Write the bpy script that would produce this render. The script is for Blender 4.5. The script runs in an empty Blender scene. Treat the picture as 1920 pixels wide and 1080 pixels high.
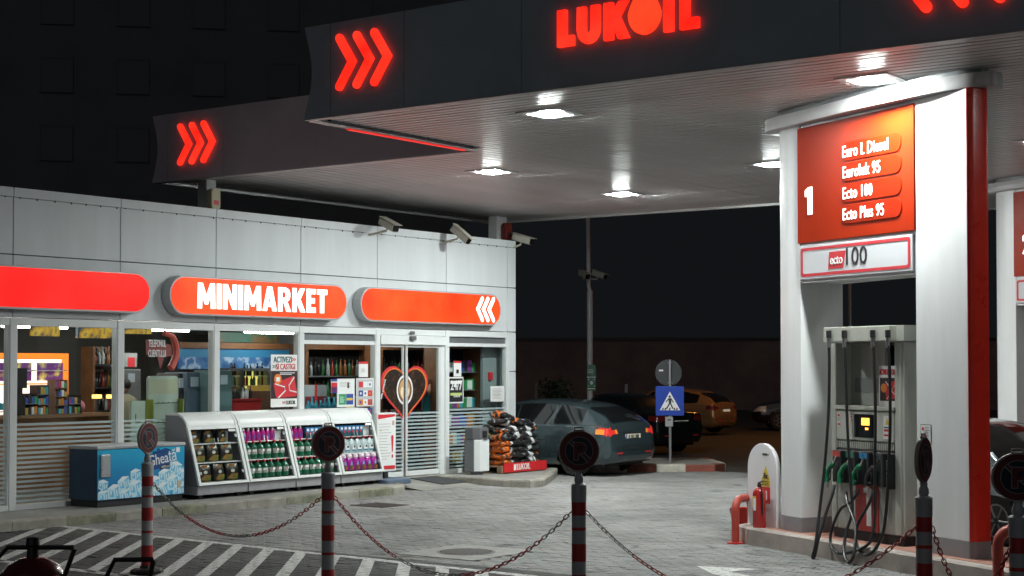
import bpy, bmesh, math, random
from mathutils import Vector, Matrix

# ------------------------------------------------------------------ camera, night sky, exposure
sc = bpy.context.scene
COL = sc.collection
RND = random.Random(11)
PI = math.pi
FPX, CYPX, PITCH, CAM_H = 2985.0, 607.0, math.radians(1.565), 2.1

cam_d = bpy.data.cameras.new("camera")
cam = bpy.data.objects.new("camera", cam_d)
COL.objects.link(cam)
cam.location = (0, 0, CAM_H)
cam.rotation_euler = (math.radians(90) + PITCH, 0, 0)
cam_d.sensor_width = 36.0
cam_d.lens = FPX / 1920 * 36.0
cam_d.shift_y = (CYPX - 540) / 1920
cam_d.clip_start = 0.1
cam_d.clip_end = 1500
sc.camera = cam

world = bpy.data.worlds.new("World")
sc.world = world
world.use_nodes = True
bg = world.node_tree.nodes["Background"]
bg.inputs[0].default_value = (0.0056, 0.0066, 0.0078, 1)
bg.inputs[1].default_value = 1.0

# faint glow of the town from the street side, behind the camera
sun_d = bpy.data.lights.new("sun", 'SUN'); sun_d.energy = 0.12; sun_d.angle = math.radians(60); sun_d.color = (.92, .95, 1.0)
sun = bpy.data.objects.new("sun", sun_d); COL.objects.link(sun)
sun.rotation_euler = (math.radians(66), 0, math.radians(-14))

sc.view_settings.view_transform = 'Standard'
try:
    sc.view_settings.look = 'None'
except Exception:
    pass
sc.view_settings.exposure = 0.0
sc.view_settings.gamma = 1.0
sc.view_settings.use_curve_mapping = False
try:
    sc.cycles.max_bounces = 8
    sc.cycles.transparent_max_bounces = 24
    sc.cycles.sample_clamp_indirect = 4.0
    sc.cycles.caustics_reflective = False
    sc.cycles.caustics_refractive = False
    sc.cycles.use_denoising = True
except Exception:
    pass

LAMP_L = 680.0       # radiance of a canopy lamp lens
SHOP_L = 46.0        # radiance of a shop ceiling tube
RED_L = 1.55         # radiance of lit red plastic

# ------------------------------------------------------------------ frames of the place (metres)
def ray(x, y):
    X = (x - 960) / FPX; Y = (y - CYPX) / FPX
    c, s = math.cos(PITCH), math.sin(PITCH)
    return Vector((X, c + Y * s, s - Y * c))
CAMP = Vector((0, 0, CAM_H))

def zat(x, y, z):
    d = ray(x, y)
    return CAMP + d * ((z - CAM_H) / d.z)

def yat(x, y, Y):
    d = ray(x, y)
    return CAMP + d * (Y / d.y)

class Frame:
    def __init__(s, ox, oy, deg):
        a = math.radians(deg)
        s.a = a
        s.O = Vector((ox, oy, 0)); s.u = Vector((math.cos(a), math.sin(a), 0)); s.v = Vector((-math.sin(a), math.cos(a), 0))
    def w(s, u, v, z=0.0): return s.O + s.u * u + s.v * v + Vector((0, 0, z))
    def loc(s, P):
        d = P - s.O
        return (d.dot(s.u), d.dot(s.v), P.z)
    def on(s, x, y, v=0.0):      # point of the wall plane v that lies on the sight line
        d = ray(x, y); P0 = s.w(0, v, 0)
        t = (P0 - CAMP).dot(s.v) / d.dot(s.v)
        return s.loc(CAMP + d * t)
    def onz(s, x, y, z=0.0): return s.loc(zat(x, y, z))
    def rect(s, x0, y0, x1, y1, v=0.0):
        xm, ym = (x0 + x1) / 2, (y0 + y1) / 2
        return s.on(x0, ym, v)[0], s.on(x1, ym, v)[0], s.on(xm, y1, v)[2], s.on(xm, y0, v)[2]

S = Frame(0.074, 31.394, 53.5)        # shop front: origin at its right hand corner
I = Frame(3.325, 18.334, -64.27)      # pump island
CA = Frame(-2.453, 19.044, -36.0)     # canopy: origin at the front left corner
SOF = 5.1                             # soffit height

# ------------------------------------------------------------------ materials
MATS = {}
def M(name, col=(.5, .5, .5), rough=.5, metal=0.0, emit=None, es=1.0, var=0.0, vs=8.0, bump=0.0, bs=60.0, coat=0.0, spec=None, streak=False):
    if name in MATS: return MATS[name]
    m = bpy.data.materials.new(name); m.use_nodes = True
    nt = m.node_tree; b = nt.nodes["Principled BSDF"]
    b.inputs["Base Color"].default_value = (*col, 1)
    b.inputs["Roughness"].default_value = rough
    b.inputs["Metallic"].default_value = metal
    if spec is not None: b.inputs["Specular IOR Level"].default_value = spec
    if coat: b.inputs["Coat Weight"].default_value = coat; b.inputs["Coat Roughness"].default_value = .08
    tc = nt.nodes.new("ShaderNodeTexCoord")
    if var:
        n = nt.nodes.new("ShaderNodeTexNoise"); n.inputs["Scale"].default_value = vs; n.inputs["Detail"].default_value = 6; n.inputs["Roughness"].default_value = .65
        if streak:
            mp = nt.nodes.new("ShaderNodeMapping"); mp.inputs["Scale"].default_value = (1, 1, .12)
            nt.links.new(tc.outputs["Object"], mp.inputs[0]); nt.links.new(mp.outputs[0], n.inputs["Vector"])
        else:
            nt.links.new(tc.outputs["Object"], n.inputs["Vector"])
        r = nt.nodes.new("ShaderNodeMapRange"); r.inputs["From Min"].default_value = .3; r.inputs["From Max"].default_value = .7
        r.inputs["To Min"].default_value = 1 - var; r.inputs["To Max"].default_value = 1 + var
        nt.links.new(n.outputs["Fac"], r.inputs["Value"])
        x = nt.nodes.new("ShaderNodeVectorMath"); x.operation = 'SCALE'; x.inputs[0].default_value = col
        nt.links.new(r.outputs[0], x.inputs["Scale"]); nt.links.new(x.outputs[0], b.inputs["Base Color"])
        rr = nt.nodes.new("ShaderNodeMapRange"); rr.inputs["To Min"].default_value = max(0, rough - .12); rr.inputs["To Max"].default_value = min(1, rough + .12)
        nt.links.new(n.outputs["Fac"], rr.inputs["Value"]); nt.links.new(rr.outputs[0], b.inputs["Roughness"])
    if bump:
        n2 = nt.nodes.new("ShaderNodeTexNoise"); n2.inputs["Scale"].default_value = bs; n2.inputs["Detail"].default_value = 4
        nt.links.new(tc.outputs["Object"], n2.inputs["Vector"])
        bp = nt.nodes.new("ShaderNodeBump"); bp.inputs["Strength"].default_value = bump; bp.inputs["Distance"].default_value = .01
        nt.links.new(n2.outputs["Fac"], bp.inputs["Height"]); nt.links.new(bp.outputs[0], b.inputs["Normal"])
    if emit is not None:
        b.inputs["Emission Color"].default_value = (*emit, 1); b.inputs["Emission Strength"].default_value = es
    MATS[name] = m
    return m

def lit(name, col, es, var=0.0, vs=1.2):      # translucent lit plastic, brighter where the tubes behind it are
    if name in MATS: return MATS[name]
    m = M(name, tuple(min(1, c * (.8 if min(col) > .5 else .30) + .004) for c in col), .4, emit=col, es=es, spec=.25)
    if var:
        nt = m.node_tree; b = nt.nodes["Principled BSDF"]
        tc = nt.nodes.new("ShaderNodeTexCoord"); n = nt.nodes.new("ShaderNodeTexNoise"); n.inputs["Scale"].default_value = vs; n.inputs["Detail"].default_value = 3
        r = nt.nodes.new("ShaderNodeMapRange"); r.inputs["From Min"].default_value = .3; r.inputs["From Max"].default_value = .7
        r.inputs["To Min"].default_value = 0; r.inputs["To Max"].default_value = 1
        mx = nt.nodes.new("ShaderNodeMix"); mx.data_type = 'RGBA'
        mx.inputs[6].default_value = (col[0] * (1 - var * .3), col[1] * (1 - var), col[2] * (1 - var), 1)
        mx.inputs[7].default_value = (col[0], col[1] * (1 + var), col[2] * (1 + var), 1)
        nt.links.new(tc.outputs["Object"], n.inputs["Vector"]); nt.links.new(n.outputs["Fac"], r.inputs["Value"])
        nt.links.new(r.outputs[0], mx.inputs[0]); nt.links.new(mx.outputs[2], b.inputs["Emission Color"])
    return m

def glassmat(name, tint=(.92, .96, .95), refl=.012, rough=.02):
    if name in MATS: return MATS[name]
    m = bpy.data.materials.new(name); m.use_nodes = True
    nt = m.node_tree; nt.nodes.remove(nt.nodes["Principled BSDF"]); out = nt.nodes["Material Output"]
    t = nt.nodes.new("ShaderNodeBsdfTransparent"); t.inputs[0].default_value = (*tint, 1)
    g = nt.nodes.new("ShaderNodeBsdfGlossy"); g.inputs["Roughness"].default_value = rough
    lw0 = nt.nodes.new("ShaderNodeLayerWeight"); lw0.inputs[0].default_value = .5
    lw = nt.nodes.new("ShaderNodeMath"); lw.operation = 'POWER'; lw.inputs[1].default_value = 5.5
    nt.links.new(lw0.outputs["Facing"], lw.inputs[0])
    ad = nt.nodes.new("ShaderNodeMath"); ad.operation = 'ADD'; ad.inputs[1].default_value = refl; ad.use_clamp = True
    mx = nt.nodes.new("ShaderNodeMixShader")
    nt.links.new(lw.outputs[0], ad.inputs[0]); nt.links.new(ad.outputs[0], mx.inputs[0])
    nt.links.new(t.outputs[0], mx.inputs[1]); nt.links.new(g.outputs[0], mx.inputs[2]); nt.links.new(mx.outputs[0], out.inputs[0])
    MATS[name] = m
    return m

def filmmat(name, col, opac):
    if name in MATS: return MATS[name]
    m = bpy.data.materials.new(name); m.use_nodes = True
    nt = m.node_tree; b = nt.nodes["Principled BSDF"]; out = nt.nodes["Material Output"]
    b.inputs["Base Color"].default_value = (*col, 1); b.inputs["Roughness"].default_value = .6
    t = nt.nodes.new("ShaderNodeBsdfTransparent"); mx = nt.nodes.new("ShaderNodeMixShader"); mx.inputs[0].default_value = opac
    nt.links.new(t.outputs[0], mx.inputs[1]); nt.links.new(b.outputs[0], mx.inputs[2]); nt.links.new(mx.outputs[0], out.inputs[0])
    MATS[name] = m
    return m

def noisecols(name, stops, scale=6, rough=.5, emit=0.0, detail=3, stretch=(1, 1, 1), vor=False):
    """print or pattern made of several colours"""
    if name in MATS: return MATS[name]
    m = bpy.data.materials.new(name); m.use_nodes = True
    nt = m.node_tree; b = nt.nodes["Principled BSDF"]; b.inputs["Roughness"].default_value = rough
    tc = nt.nodes.new("ShaderNodeTexCoord"); mp = nt.nodes.new("ShaderNodeMapping"); mp.inputs["Scale"].default_value = stretch
    nt.links.new(tc.outputs["Object"], mp.inputs[0])
    if vor:
        n = nt.nodes.new("ShaderNodeTexVoronoi"); n.inputs["Scale"].default_value = scale; o = n.outputs["Color"]
    else:
        n = nt.nodes.new("ShaderNodeTexNoise"); n.inputs["Scale"].default_value = scale; n.inputs["Detail"].default_value = detail; o = n.outputs["Fac"]
    nt.links.new(mp.outputs[0], n.inputs["Vector"])
    cr = nt.nodes.new("ShaderNodeValToRGB"); el = cr.color_ramp.elements
    while len(el) > 1: el.remove(el[-1])
    el[0].position = stops[0][0]; el[0].color = (*stops[0][1], 1)
    for p, c in stops[1:]:
        e = el.new(p); e.color = (*c, 1)
    nt.links.new(o, cr.inputs[0]); nt.links.new(cr.outputs[0], b.inputs["Base Color"])
    if emit:
        nt.links.new(cr.outputs[0], b.inputs["Emission Color"]); b.inputs["Emission Strength"].default_value = emit
    MATS[name] = m
    return m

# ------------------------------------------------------------------ mesh helpers
class MB:
    def __init__(s): s.bm = bmesh.new(); s.mi = 0
    def face(s, pts, mi=None):
        vs = [s.bm.verts.new(p) for p in pts]
        f = s.bm.faces.new(vs); f.material_index = s.mi if mi is None else mi
        return f
    def box(s, x0, x1, y0, y1, z0, z1):
        v = [s.bm.verts.new((x, y, z)) for z in (z0, z1) for y in (y0, y1) for x in (x0, x1)]
        for f in ((0, 2, 3, 1), (4, 5, 7, 6), (0, 1, 5, 4), (2, 6, 7, 3), (0, 4, 6, 2), (1, 3, 7, 5)):
            s.bm.faces.new([v[i] for i in f]).material_index = s.mi
        return s
    def prism(s, poly, a0, a1, plane='xz'):
        """polygon in the plane, pushed along the third axis from a0 to a1"""
        def P(p, a):
            if plane == 'xz': return (p[0], a, p[1])
            if plane == 'xy': return (p[0], p[1], a)
            return (a, p[0], p[1])
        A = [s.bm.verts.new(P(p, a0)) for p in poly]; B = [s.bm.verts.new(P(p, a1)) for p in poly]
        fs = [s.bm.faces.new(A), s.bm.faces.new(B[::-1])]
        n = len(poly)
        for i in range(n): fs.append(s.bm.faces.new((A[i], B[i], B[(i + 1) % n], A[(i + 1) % n])))
        for f in fs: f.material_index = s.mi
        return s
    def tube(s, pts, r, seg=10, closed=False, r1=None):
        pts = [Vector(p) for p in pts]; n = len(pts); rings = []
        up = None
        for i, p in enumerate(pts):
            if closed: t = pts[(i + 1) % n] - pts[i - 1]
            else: t = pts[min(i + 1, n - 1)] - pts[max(i - 1, 0)]
            t.normalize()
            if up is None:
                up = Vector((0, 0, 1)) if abs(t.z) < .9 else Vector((1, 0, 0))
            a = t.cross(up); a.normalize(); b = a.cross(t); b.normalize(); up = b
            rr = r if r1 is None else r + (r1 - r) * i / max(1, n - 1)
            rings.append([s.bm.verts.new(p + a * math.cos(2 * PI * k / seg) * rr + b * math.sin(2 * PI * k / seg) * rr) for k in range(seg)])
        for i in range(n if closed else n - 1):
            A, B = rings[i], rings[(i + 1) % n]
            for k in range(seg): s.bm.faces.new((A[k], A[(k + 1) % seg], B[(k + 1) % seg], B[k])).material_index = s.mi
        if not closed:
            s.bm.faces.new(rings[0][::-1]).material_index = s.mi; s.bm.faces.new(rings[-1]).material_index = s.mi
        return s
    def lathe(s, prof, c=(0, 0, 0), seg=20, axis='z'):
        rings = []
        for r, h in prof:
            ring = []
            for k in range(seg):
                a = 2 * PI * k / seg; p = (r * math.cos(a), r * math.sin(a), h)
                if axis == 'y': p = (p[0], p[2], p[1])
                if axis == 'x': p = (p[2], p[0], p[1])
                ring.append(s.bm.verts.new((p[0] + c[0], p[1] + c[1], p[2] + c[2])))
            rings.append(ring)
        for A, B in zip(rings, rings[1:]):
            for k in range(seg): s.bm.faces.new((A[k], A[(k + 1) % seg], B[(k + 1) % seg], B[k])).material_index = s.mi
        s.bm.faces.new(rings[0][::-1]).material_index = s.mi; s.bm.faces.new(rings[-1]).material_index = s.mi
        return s
    def ball(s, c, rx, ry, rz, seg=14, rings=8):
        ret = bmesh.ops.create_uvsphere(s.bm, u_segments=seg, v_segments=rings, radius=1, matrix=Matrix.Translation(c) @ Matrix.Diagonal((rx, ry, rz, 1)))
        for v in ret['verts']:
            for f in v.link_faces: f.material_index = s.mi
        return s
    def mesh(s, name, mats, smooth=False):
        bmesh.ops.recalc_face_normals(s.bm, faces=s.bm.faces[:])
        me = bpy.data.meshes.new(name); s.bm.to_mesh(me); s.bm.free()
        for m in (mats if isinstance(mats, (list, tuple)) else [mats]): me.materials.append(m)
        if smooth:
            me.polygons.foreach_set("use_smooth", [True] * len(me.polygons))
        return me
    def build(s, name, mats, parent=None, smooth=False, bevel=0.0, **props):
        return obj(name, s.mesh(name, mats, smooth), parent, bevel, smooth)

def obj(name, me, parent=None, bevel=0.0, smooth=False):
    o = bpy.data.objects.new(name, me); COL.objects.link(o)
    if parent is not None: o.parent = parent
    if bevel:
        b = o.modifiers.new("bevel", 'BEVEL'); b.width = bevel; b.segments = 2; b.limit_method = 'ANGLE'; b.angle_limit = math.radians(40)
    if smooth:
        e = o.modifiers.new("edges", 'EDGE_SPLIT'); e.split_angle = math.radians(42)
    return o

def tag(o, label=None, cat=None, group=None, kind=None):
    if label: o["label"] = label
    if cat: o["category"] = cat
    if group: o["group"] = group
    if kind: o["kind"] = kind
    return o

def thing(name, label, cat, P=(0, 0, 0), rz=0.0, group=None):
    o = bpy.data.objects.new(name, None); COL.objects.link(o)
    o.location = P; o.rotation_euler = (0, 0, rz); o.empty_display_size = .1
    return tag(o, label, cat, group)

def copy_tree(o, parent=None):
    c = o.copy(); COL.objects.link(c)
    if parent is not None: c.parent = parent
    for ch in [x for x in o.children]: copy_tree(ch, c)
    return c

def box(name, x0, x1, y0, y1, z0, z1, mat, parent=None, bevel=0.0):
    return MB().box(x0, x1, y0, y1, z0, z1).build(name, mat, parent, bevel=bevel)

FITS = {}
def text(body, size, mat, parent, loc, name="lettering", ext=.003, off=0.0, sx=1.0, fit=None, align='CENTER', rot=(PI / 2, 0, 0), sp=1.0):
    cu = bpy.data.curves.new(name, 'FONT'); cu.body = body; cu.size = size; cu.extrude = ext; cu.offset = off * size
    cu.align_x = align; cu.align_y = 'CENTER'; cu.resolution_u = 3; cu.space_character = sp
    cu.materials.append(mat)
    o = bpy.data.objects.new(name, cu); COL.objects.link(o); o.parent = parent
    o.location = loc; o.rotation_euler = rot; o.scale = (sx, 1, 1)
    if fit: FITS[o.name] = fit
    return o

def arc(cx, cy, r, a0, a1, n=8, ry=None):
    ry = r if ry is None else ry
    return [(cx + r * math.cos(a0 + (a1 - a0) * i / n), cy + ry * math.sin(a0 + (a1 - a0) * i / n)) for i in range(n + 1)]

def stadium(x0, x1, z0, z1, n=12):
    r = (z1 - z0) / 2; zc = (z0 + z1) / 2
    return arc(x1 - r, zc, r, -PI / 2, PI / 2, n) + arc(x0 + r, zc, r, PI / 2, 3 * PI / 2, n)

def rrect(x0, x1, z0, z1, r, n=5):
    return arc(x1 - r, z0 + r, r, -PI / 2, 0, n) + arc(x1 - r, z1 - r, r, 0, PI / 2, n) + arc(x0 + r, z1 - r, r, PI / 2, PI, n) + arc(x0 + r, z0 + r, r, PI, 1.5 * PI, n)

def stroke(pts, w, n=6):
    """outline of a thick polyline of two segments with round ends"""
    a, b, c = [Vector(p) for p in pts]
    d1 = (b - a).normalized(); d2 = (c - b).normalized(); h = w / 2
    n1 = Vector((-d1.y, d1.x)); n2 = Vector((-d2.y, d2.x))
    k = (n1 + n2); k = k / (k.length * (k.normalized().dot(n1)))
    k = k.normalized() * (1 / k.normalized().dot(n1))
    out = []
    a1 = math.atan2(n1.y, n1.x)
    out += [(a.x + h * math.cos(a1 + PI * i / n), a.y + h * math.sin(a1 + PI * i / n)) for i in range(n + 1)]
    out.append(((b - k * h).x, (b - k * h).y))
    a2 = math.atan2(-n2.y, -n2.x)
    out += [(c.x + h * math.cos(a2 + PI * i / n), c.y + h * math.sin(a2 + PI * i / n)) for i in range(n + 1)]
    out.append(((b + k * h).x, (b + k * h).y))
    return out

def smoothpts(pts, n=6):
    P = [Vector(p) for p in pts]; out = []
    for i in range(len(P) - 1):
        p0 = P[max(i - 1, 0)]; p1 = P[i]; p2 = P[i + 1]; p3 = P[min(i + 2, len(P) - 1)]
        for k in range(n):
            t = k / n
            out.append(.5 * ((2 * p1) + (p2 - p0) * t + (2 * p0 - 5 * p1 + 4 * p2 - p3) * t * t + (3 * p1 - p0 - 3 * p2 + p3) * t ** 3))
    out.append(P[-1]); return out

# common materials
WHITE = M("white_paint", (.74, .76, .76), .38, var=.05, vs=2.5)
CLAD = M("aluminium_cladding", (.66, .69, .705), .52, metal=0.0, spec=.3, var=.055, vs=2.6, bump=.35, bs=1.6, streak=True)
FRAMEW = M("window_frame_paint", (.62, .65, .65), .4, var=.05, vs=3)
DARK = M("dark_plastic", (.018, .019, .021), .45)
BLACK = M("black_rubber", (.012, .012, .013), .6)
GREY = M("grey_metal", (.22, .23, .24), .45, metal=.5, var=.12, vs=6)
STEEL = M("brushed_steel", (.5, .5, .5), .3, metal=.9, var=.1, vs=14)
REDP = M("red_paint", (.55, .03, .02), .35, var=.12, vs=7)
PRINTW = M("white_print", (.8, .8, .8), .5)
PRINTK = M("black_print", (.02, .02, .022), .5)
PRINTR = M("red_print", (.6, .03, .04), .5)
GLASS = glassmat("window_glass")
CABGLASS = glassmat("cabinet_glass", (.96, .98, .97), .01)
LITRED = lit("lit_red_plastic", (1.0, .022, .010), RED_L, .5, 3)
LITRED2 = lit("lit_orange_red_plastic", (1.0, .052, .008), RED_L, .55, 1.3)
LITRED3 = lit("lit_faded_red_plastic", (1.0, .009, .006), RED_L * .78, .9, 1.6)
LITWHITE = lit("lit_white_plastic", (1.0, .97, .9), 1.5)

# ------------------------------------------------------------------ ground and paving
def ground_mat(name, col, var, brick=False):
    m = M(name, col, .8, var=var, vs=.8, bump=.25, bs=90)
    return m
PAVE = bpy.data.materials.new("concrete_paver"); PAVE.use_nodes = True
_nt = PAVE.node_tree; _b = _nt.nodes["Principled BSDF"]; _b.inputs["Roughness"].default_value = .8; _b.inputs["Specular IOR Level"].default_value = .12
_at = _nt.nodes.new("ShaderNodeAttribute"); _at.attribute_name = "tone"
_tc = _nt.nodes.new("ShaderNodeNewGeometry")
_n1 = _nt.nodes.new("ShaderNodeTexNoise"); _n1.inputs["Scale"].default_value = .55; _n1.inputs["Detail"].default_value = 7; _n1.inputs["Roughness"].default_value = .62
_n2 = _nt.nodes.new("ShaderNodeTexNoise"); _n2.inputs["Scale"].default_value = 70; _n2.inputs["Detail"].default_value = 3
_nt.links.new(_tc.outputs["Position"], _n1.inputs["Vector"]); _nt.links.new(_tc.outputs["Position"], _n2.inputs["Vector"])
_r1 = _nt.nodes.new("ShaderNodeMapRange"); _r1.inputs[1].default_value = .3; _r1.inputs[2].default_value = .72; _r1.inputs[3].default_value = .62; _r1.inputs[4].default_value = 1.22
_r2 = _nt.nodes.new("ShaderNodeMapRange"); _r2.inputs[1].default_value = .3; _r2.inputs[2].default_value = .7; _r2.inputs[3].default_value = .82; _r2.inputs[4].default_value = 1.15
_nt.links.new(_n1.outputs["Fac"], _r1.inputs[0]); _nt.links.new(_n2.outputs["Fac"], _r2.inputs[0])
_mu = _nt.nodes.new("ShaderNodeMath"); _mu.operation = 'MULTIPLY'; _nt.links.new(_r1.outputs[0], _mu.inputs[0]); _nt.links.new(_r2.outputs[0], _mu.inputs[1])
_n3 = _nt.nodes.new("ShaderNodeTexNoise"); _n3.inputs["Scale"].default_value = 1.7; _n3.inputs["Detail"].default_value = 5; _n3.inputs["Distortion"].default_value = .8
_nt.links.new(_tc.outputs["Position"], _n3.inputs["Vector"])
_r3 = _nt.nodes.new("ShaderNodeMapRange"); _r3.inputs[1].default_value = .60; _r3.inputs[2].default_value = .70; _r3.inputs[3].default_value = 1.0; _r3.inputs[4].default_value = .60; _nt.links.new(_n3.outputs["Fac"], _r3.inputs[0])
_n4 = _nt.nodes.new("ShaderNodeTexVoronoi"); _n4.inputs["Scale"].default_value = 1.1; _nt.links.new(_tc.outputs["Position"], _n4.inputs["Vector"])
_r4 = _nt.nodes.new("ShaderNodeMapRange"); _r4.inputs[1].default_value = .05; _r4.inputs[2].default_value = .11; _r4.inputs[3].default_value = .55; _r4.inputs[4].default_value = 1.0; _nt.links.new(_n4.outputs["Distance"], _r4.inputs[0])
_m3 = _nt.nodes.new("ShaderNodeMath"); _m3.operation = 'MULTIPLY'; _nt.links.new(_r3.outputs[0], _m3.inputs[0]); _nt.links.new(_r4.outputs[0], _m3.inputs[1])
_m4 = _nt.nodes.new("ShaderNodeMath"); _m4.operation = 'MULTIPLY'; _nt.links.new(_mu.outputs[0], _m4.inputs[0]); _nt.links.new(_m3.outputs[0], _m4.inputs[1]); _mu = _m4
_mv = _nt.nodes.new("ShaderNodeVectorMath"); _mv.operation = 'SCALE'
_nt.links.new(_at.outputs["Color"], _mv.inputs[0]); _nt.links.new(_mu.outputs[0], _mv.inputs["Scale"]); _nt.links.new(_mv.outputs[0], _b.inputs["Base Color"])
_rr = _nt.nodes.new("ShaderNodeMapRange"); _rr.inputs[3].default_value = .9; _rr.inputs[4].default_value = .7
_nt.links.new(_n1.outputs["Fac"], _rr.inputs[0]); _nt.links.new(_rr.outputs[0], _b.inputs["Roughness"])
_bp = _nt.nodes.new("ShaderNodeBump"); _bp.inputs["Strength"].default_value = .2; _bp.inputs["Distance"].default_value = .005
_nt.links.new(_n2.outputs["Fac"], _bp.inputs["Height"]); _nt.links.new(_bp.outputs[0], _b.inputs["Normal"])

ASPHALT = M("asphalt_ground", (.055, .053, .05), .85, var=.25, vs=.6, bump=.3, bs=80)
MORTAR = M("sand_joint", (.025, .024, .022), .9, var=.2, vs=2)
g = MB(); g.box(-400, 400, -60, 900, -.6, -.032)
tag(g.build("ground", ASPHALT), kind='structure')

PL, PW, GAP = .2, .1, .012
def paver_verts(cx, cy, hz, tilt):
    a, b = PL / 2 - GAP / 2, PW / 2 - GAP / 2; e = .006
    lo = [(-a, -b), (a, -b), (a, b), (-a, b)]; hi = [(-a + e, -b + e), (a - e, -b + e), (a - e, b - e), (-a + e, b - e)]
    return [(cx + x, cy + y, -.03) for x, y in lo] + [(cx + x, cy + y, hz - .004) for x, y in lo] + [(cx + x, cy + y, hz + tilt[0] * x + tilt[1] * y) for x, y in hi]
PF = [(0, 1, 5, 4), (1, 2, 6, 5), (2, 3, 7, 6), (3, 0, 4, 7), (4, 5, 9, 8), (5, 6, 10, 9), (6, 7, 11, 10), (7, 4, 8, 11), (8, 9, 10, 11)]
fore = thing("paved_forecourt", None, None, CA.w(0, 0, 0), CA.a)
tag(fore, kind='structure')
base = MB(); base.box(-9.5, 13.5, -6.0, 14.5, -.031, -.016); base.build("bedding", MORTAR, fore)
cells = []
for j in range(int(20.5 / PW)):
    v = -6.0 + (j + .5) * PW
    for i in range(int(23 / PL)):
        u = -9.5 + (i + .5 + (.5 if j % 2 else 0)) * PL
        P = CA.w(u, v)
        if P.y < 13.2 or P.y > 37: continue
        px = 960 + FPX * P.x / P.y
        if px < -260 or px > 2180: continue
        us, vs_, _ = S.loc(P)
        if vs_ > .4 and us < .8: continue
        # openings left for the gully and the manhole slab
        if abs(us + 6.94) < .40 and abs(vs_ + 2.55) < .42: continue
        if abs(us + 11.0) < .60 and abs(vs_ + 7.4) < .56: continue
        cells.append((P.y, u, v, px, us))
cells.sort()
near = [c for c in cells if 0 < c[3] < 1920 and 688 + FPX * CAM_H / c[0] < 1085 and not (1390 < c[3])][:300]
nearset = set((c[1], c[2]) for c in near)
def tone():
    k = RND.gauss(.25, .012); w = RND.uniform(-.006, .012)
    return (k + w, k, k - w * .6 - .004)
vv, ff, cc = [], [], []
for c in cells:
    if (c[1], c[2]) in nearset: continue
    n0 = len(vv)
    vv += paver_verts(c[1], c[2], RND.gauss(0, .0016), (RND.gauss(0, .006), RND.gauss(0, .009)))
    ff += [tuple(i + n0 for i in f) for f in PF]
    t = tone()
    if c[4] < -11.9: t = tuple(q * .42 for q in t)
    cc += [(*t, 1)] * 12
me = bpy.data.meshes.new("paver"); me.from_pydata(vv, [], ff); me.materials.append(PAVE)
at = me.color_attributes.new("tone", 'FLOAT_COLOR', 'POINT'); at.data.foreach_set("color", [x for c in cc for x in c])
tag(obj("pavers", me, fore), kind='stuff')
pm = []
for k in range(10):
    me = bpy.data.meshes.new("paver"); me.from_pydata(paver_verts(0, 0, RND.gauss(0, .0016), (RND.gauss(0, .006), RND.gauss(0, .009))), [], PF); me.materials.append(PAVE)
    t = tone(); at = me.color_attributes.new("tone", 'FLOAT_COLOR', 'POINT'); at.data.foreach_set("color", [*t, 1] * 12); pm.append(me)
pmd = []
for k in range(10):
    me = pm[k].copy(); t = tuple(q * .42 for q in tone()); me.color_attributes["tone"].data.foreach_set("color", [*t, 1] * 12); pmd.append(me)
for c in near:
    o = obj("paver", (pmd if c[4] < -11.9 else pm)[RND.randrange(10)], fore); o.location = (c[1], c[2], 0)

# worn paint: thin sheets lying on the stones
PAINT = bpy.data.materials.new("worn_road_paint"); PAINT.use_nodes = True
_nt = PAINT.node_tree; _b = _nt.nodes["Principled BSDF"]; _b.inputs["Base Color"].default_value = (.54, .54, .52, 1); _b.inputs["Roughness"].default_value = .7
_tc = _nt.nodes.new("ShaderNodeNewGeometry"); _mp = _nt.nodes.new("ShaderNodeMapping"); _mp.vector_type = 'POINT'
_mp.inputs["Rotation"].default_value = (0, 0, math.radians(36)); 
_bt = _nt.nodes.new("ShaderNodeTexBrick"); _bt.inputs["Scale"].default_value = 1.0; _bt.inputs["Brick Width"].default_value = .2; _bt.inputs["Row Height"].default_value = .1; _bt.inputs["Mortar Size"].default_value = .007; _bt.inputs["Mortar Smooth"].default_value = .3
_bt.inputs["Color1"].default_value = (1, 1, 1, 1); _bt.inputs["Color2"].default_value = (1, 1, 1, 1); _bt.inputs["Mortar"].default_value = (0, 0, 0, 1)
_nn = _nt.nodes.new("ShaderNodeTexNoise"); _nn.inputs["Scale"].default_value = 9; _nn.inputs["Detail"].default_value = 8; _nn.inputs["Roughness"].default_value = .75
_nt.links.new(_tc.outputs["Position"], _mp.inputs[0]); _nt.links.new(_mp.outputs[0], _bt.inputs[0]); _nt.links.new(_tc.outputs["Position"], _nn.inputs["Vector"])
_mr = _nt.nodes.new("ShaderNodeMapRange"); _mr.inputs[1].default_value = .36; _mr.inputs[2].default_value = .44; _nt.links.new(_nn.outputs["Fac"], _mr.inputs[0])
_mm = _nt.nodes.new("ShaderNodeMath"); _mm.operation = 'MULTIPLY'; _nt.links.new(_bt.outputs["Color"], _mm.inputs[0]); _nt.links.new(_mr.outputs[0], _mm.inputs[1])
_tr = _nt.nodes.new("ShaderNodeBsdfTransparent"); _mx = _nt.nodes.new("ShaderNodeMixShader")
_nt.links.new(_mm.outputs[0], _mx.inputs[0]); _nt.links.new(_tr.outputs[0], _mx.inputs[1]); _nt.links.new(_b.outputs[0], _mx.inputs[2]); _nt.links.new(_mx.outputs[0], _nt.nodes["Material Output"].inputs[0])
hat = thing("road_marking", None, None, S.w(0, 0, .006), S.a); tag(hat, kind='structure')
def sheet(pts, name="paint_stripe", z=0.0):
    m = MB(); m.face([(p[0], p[1], z) for p in pts]); return m.build(name, PAINT, hat)
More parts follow.
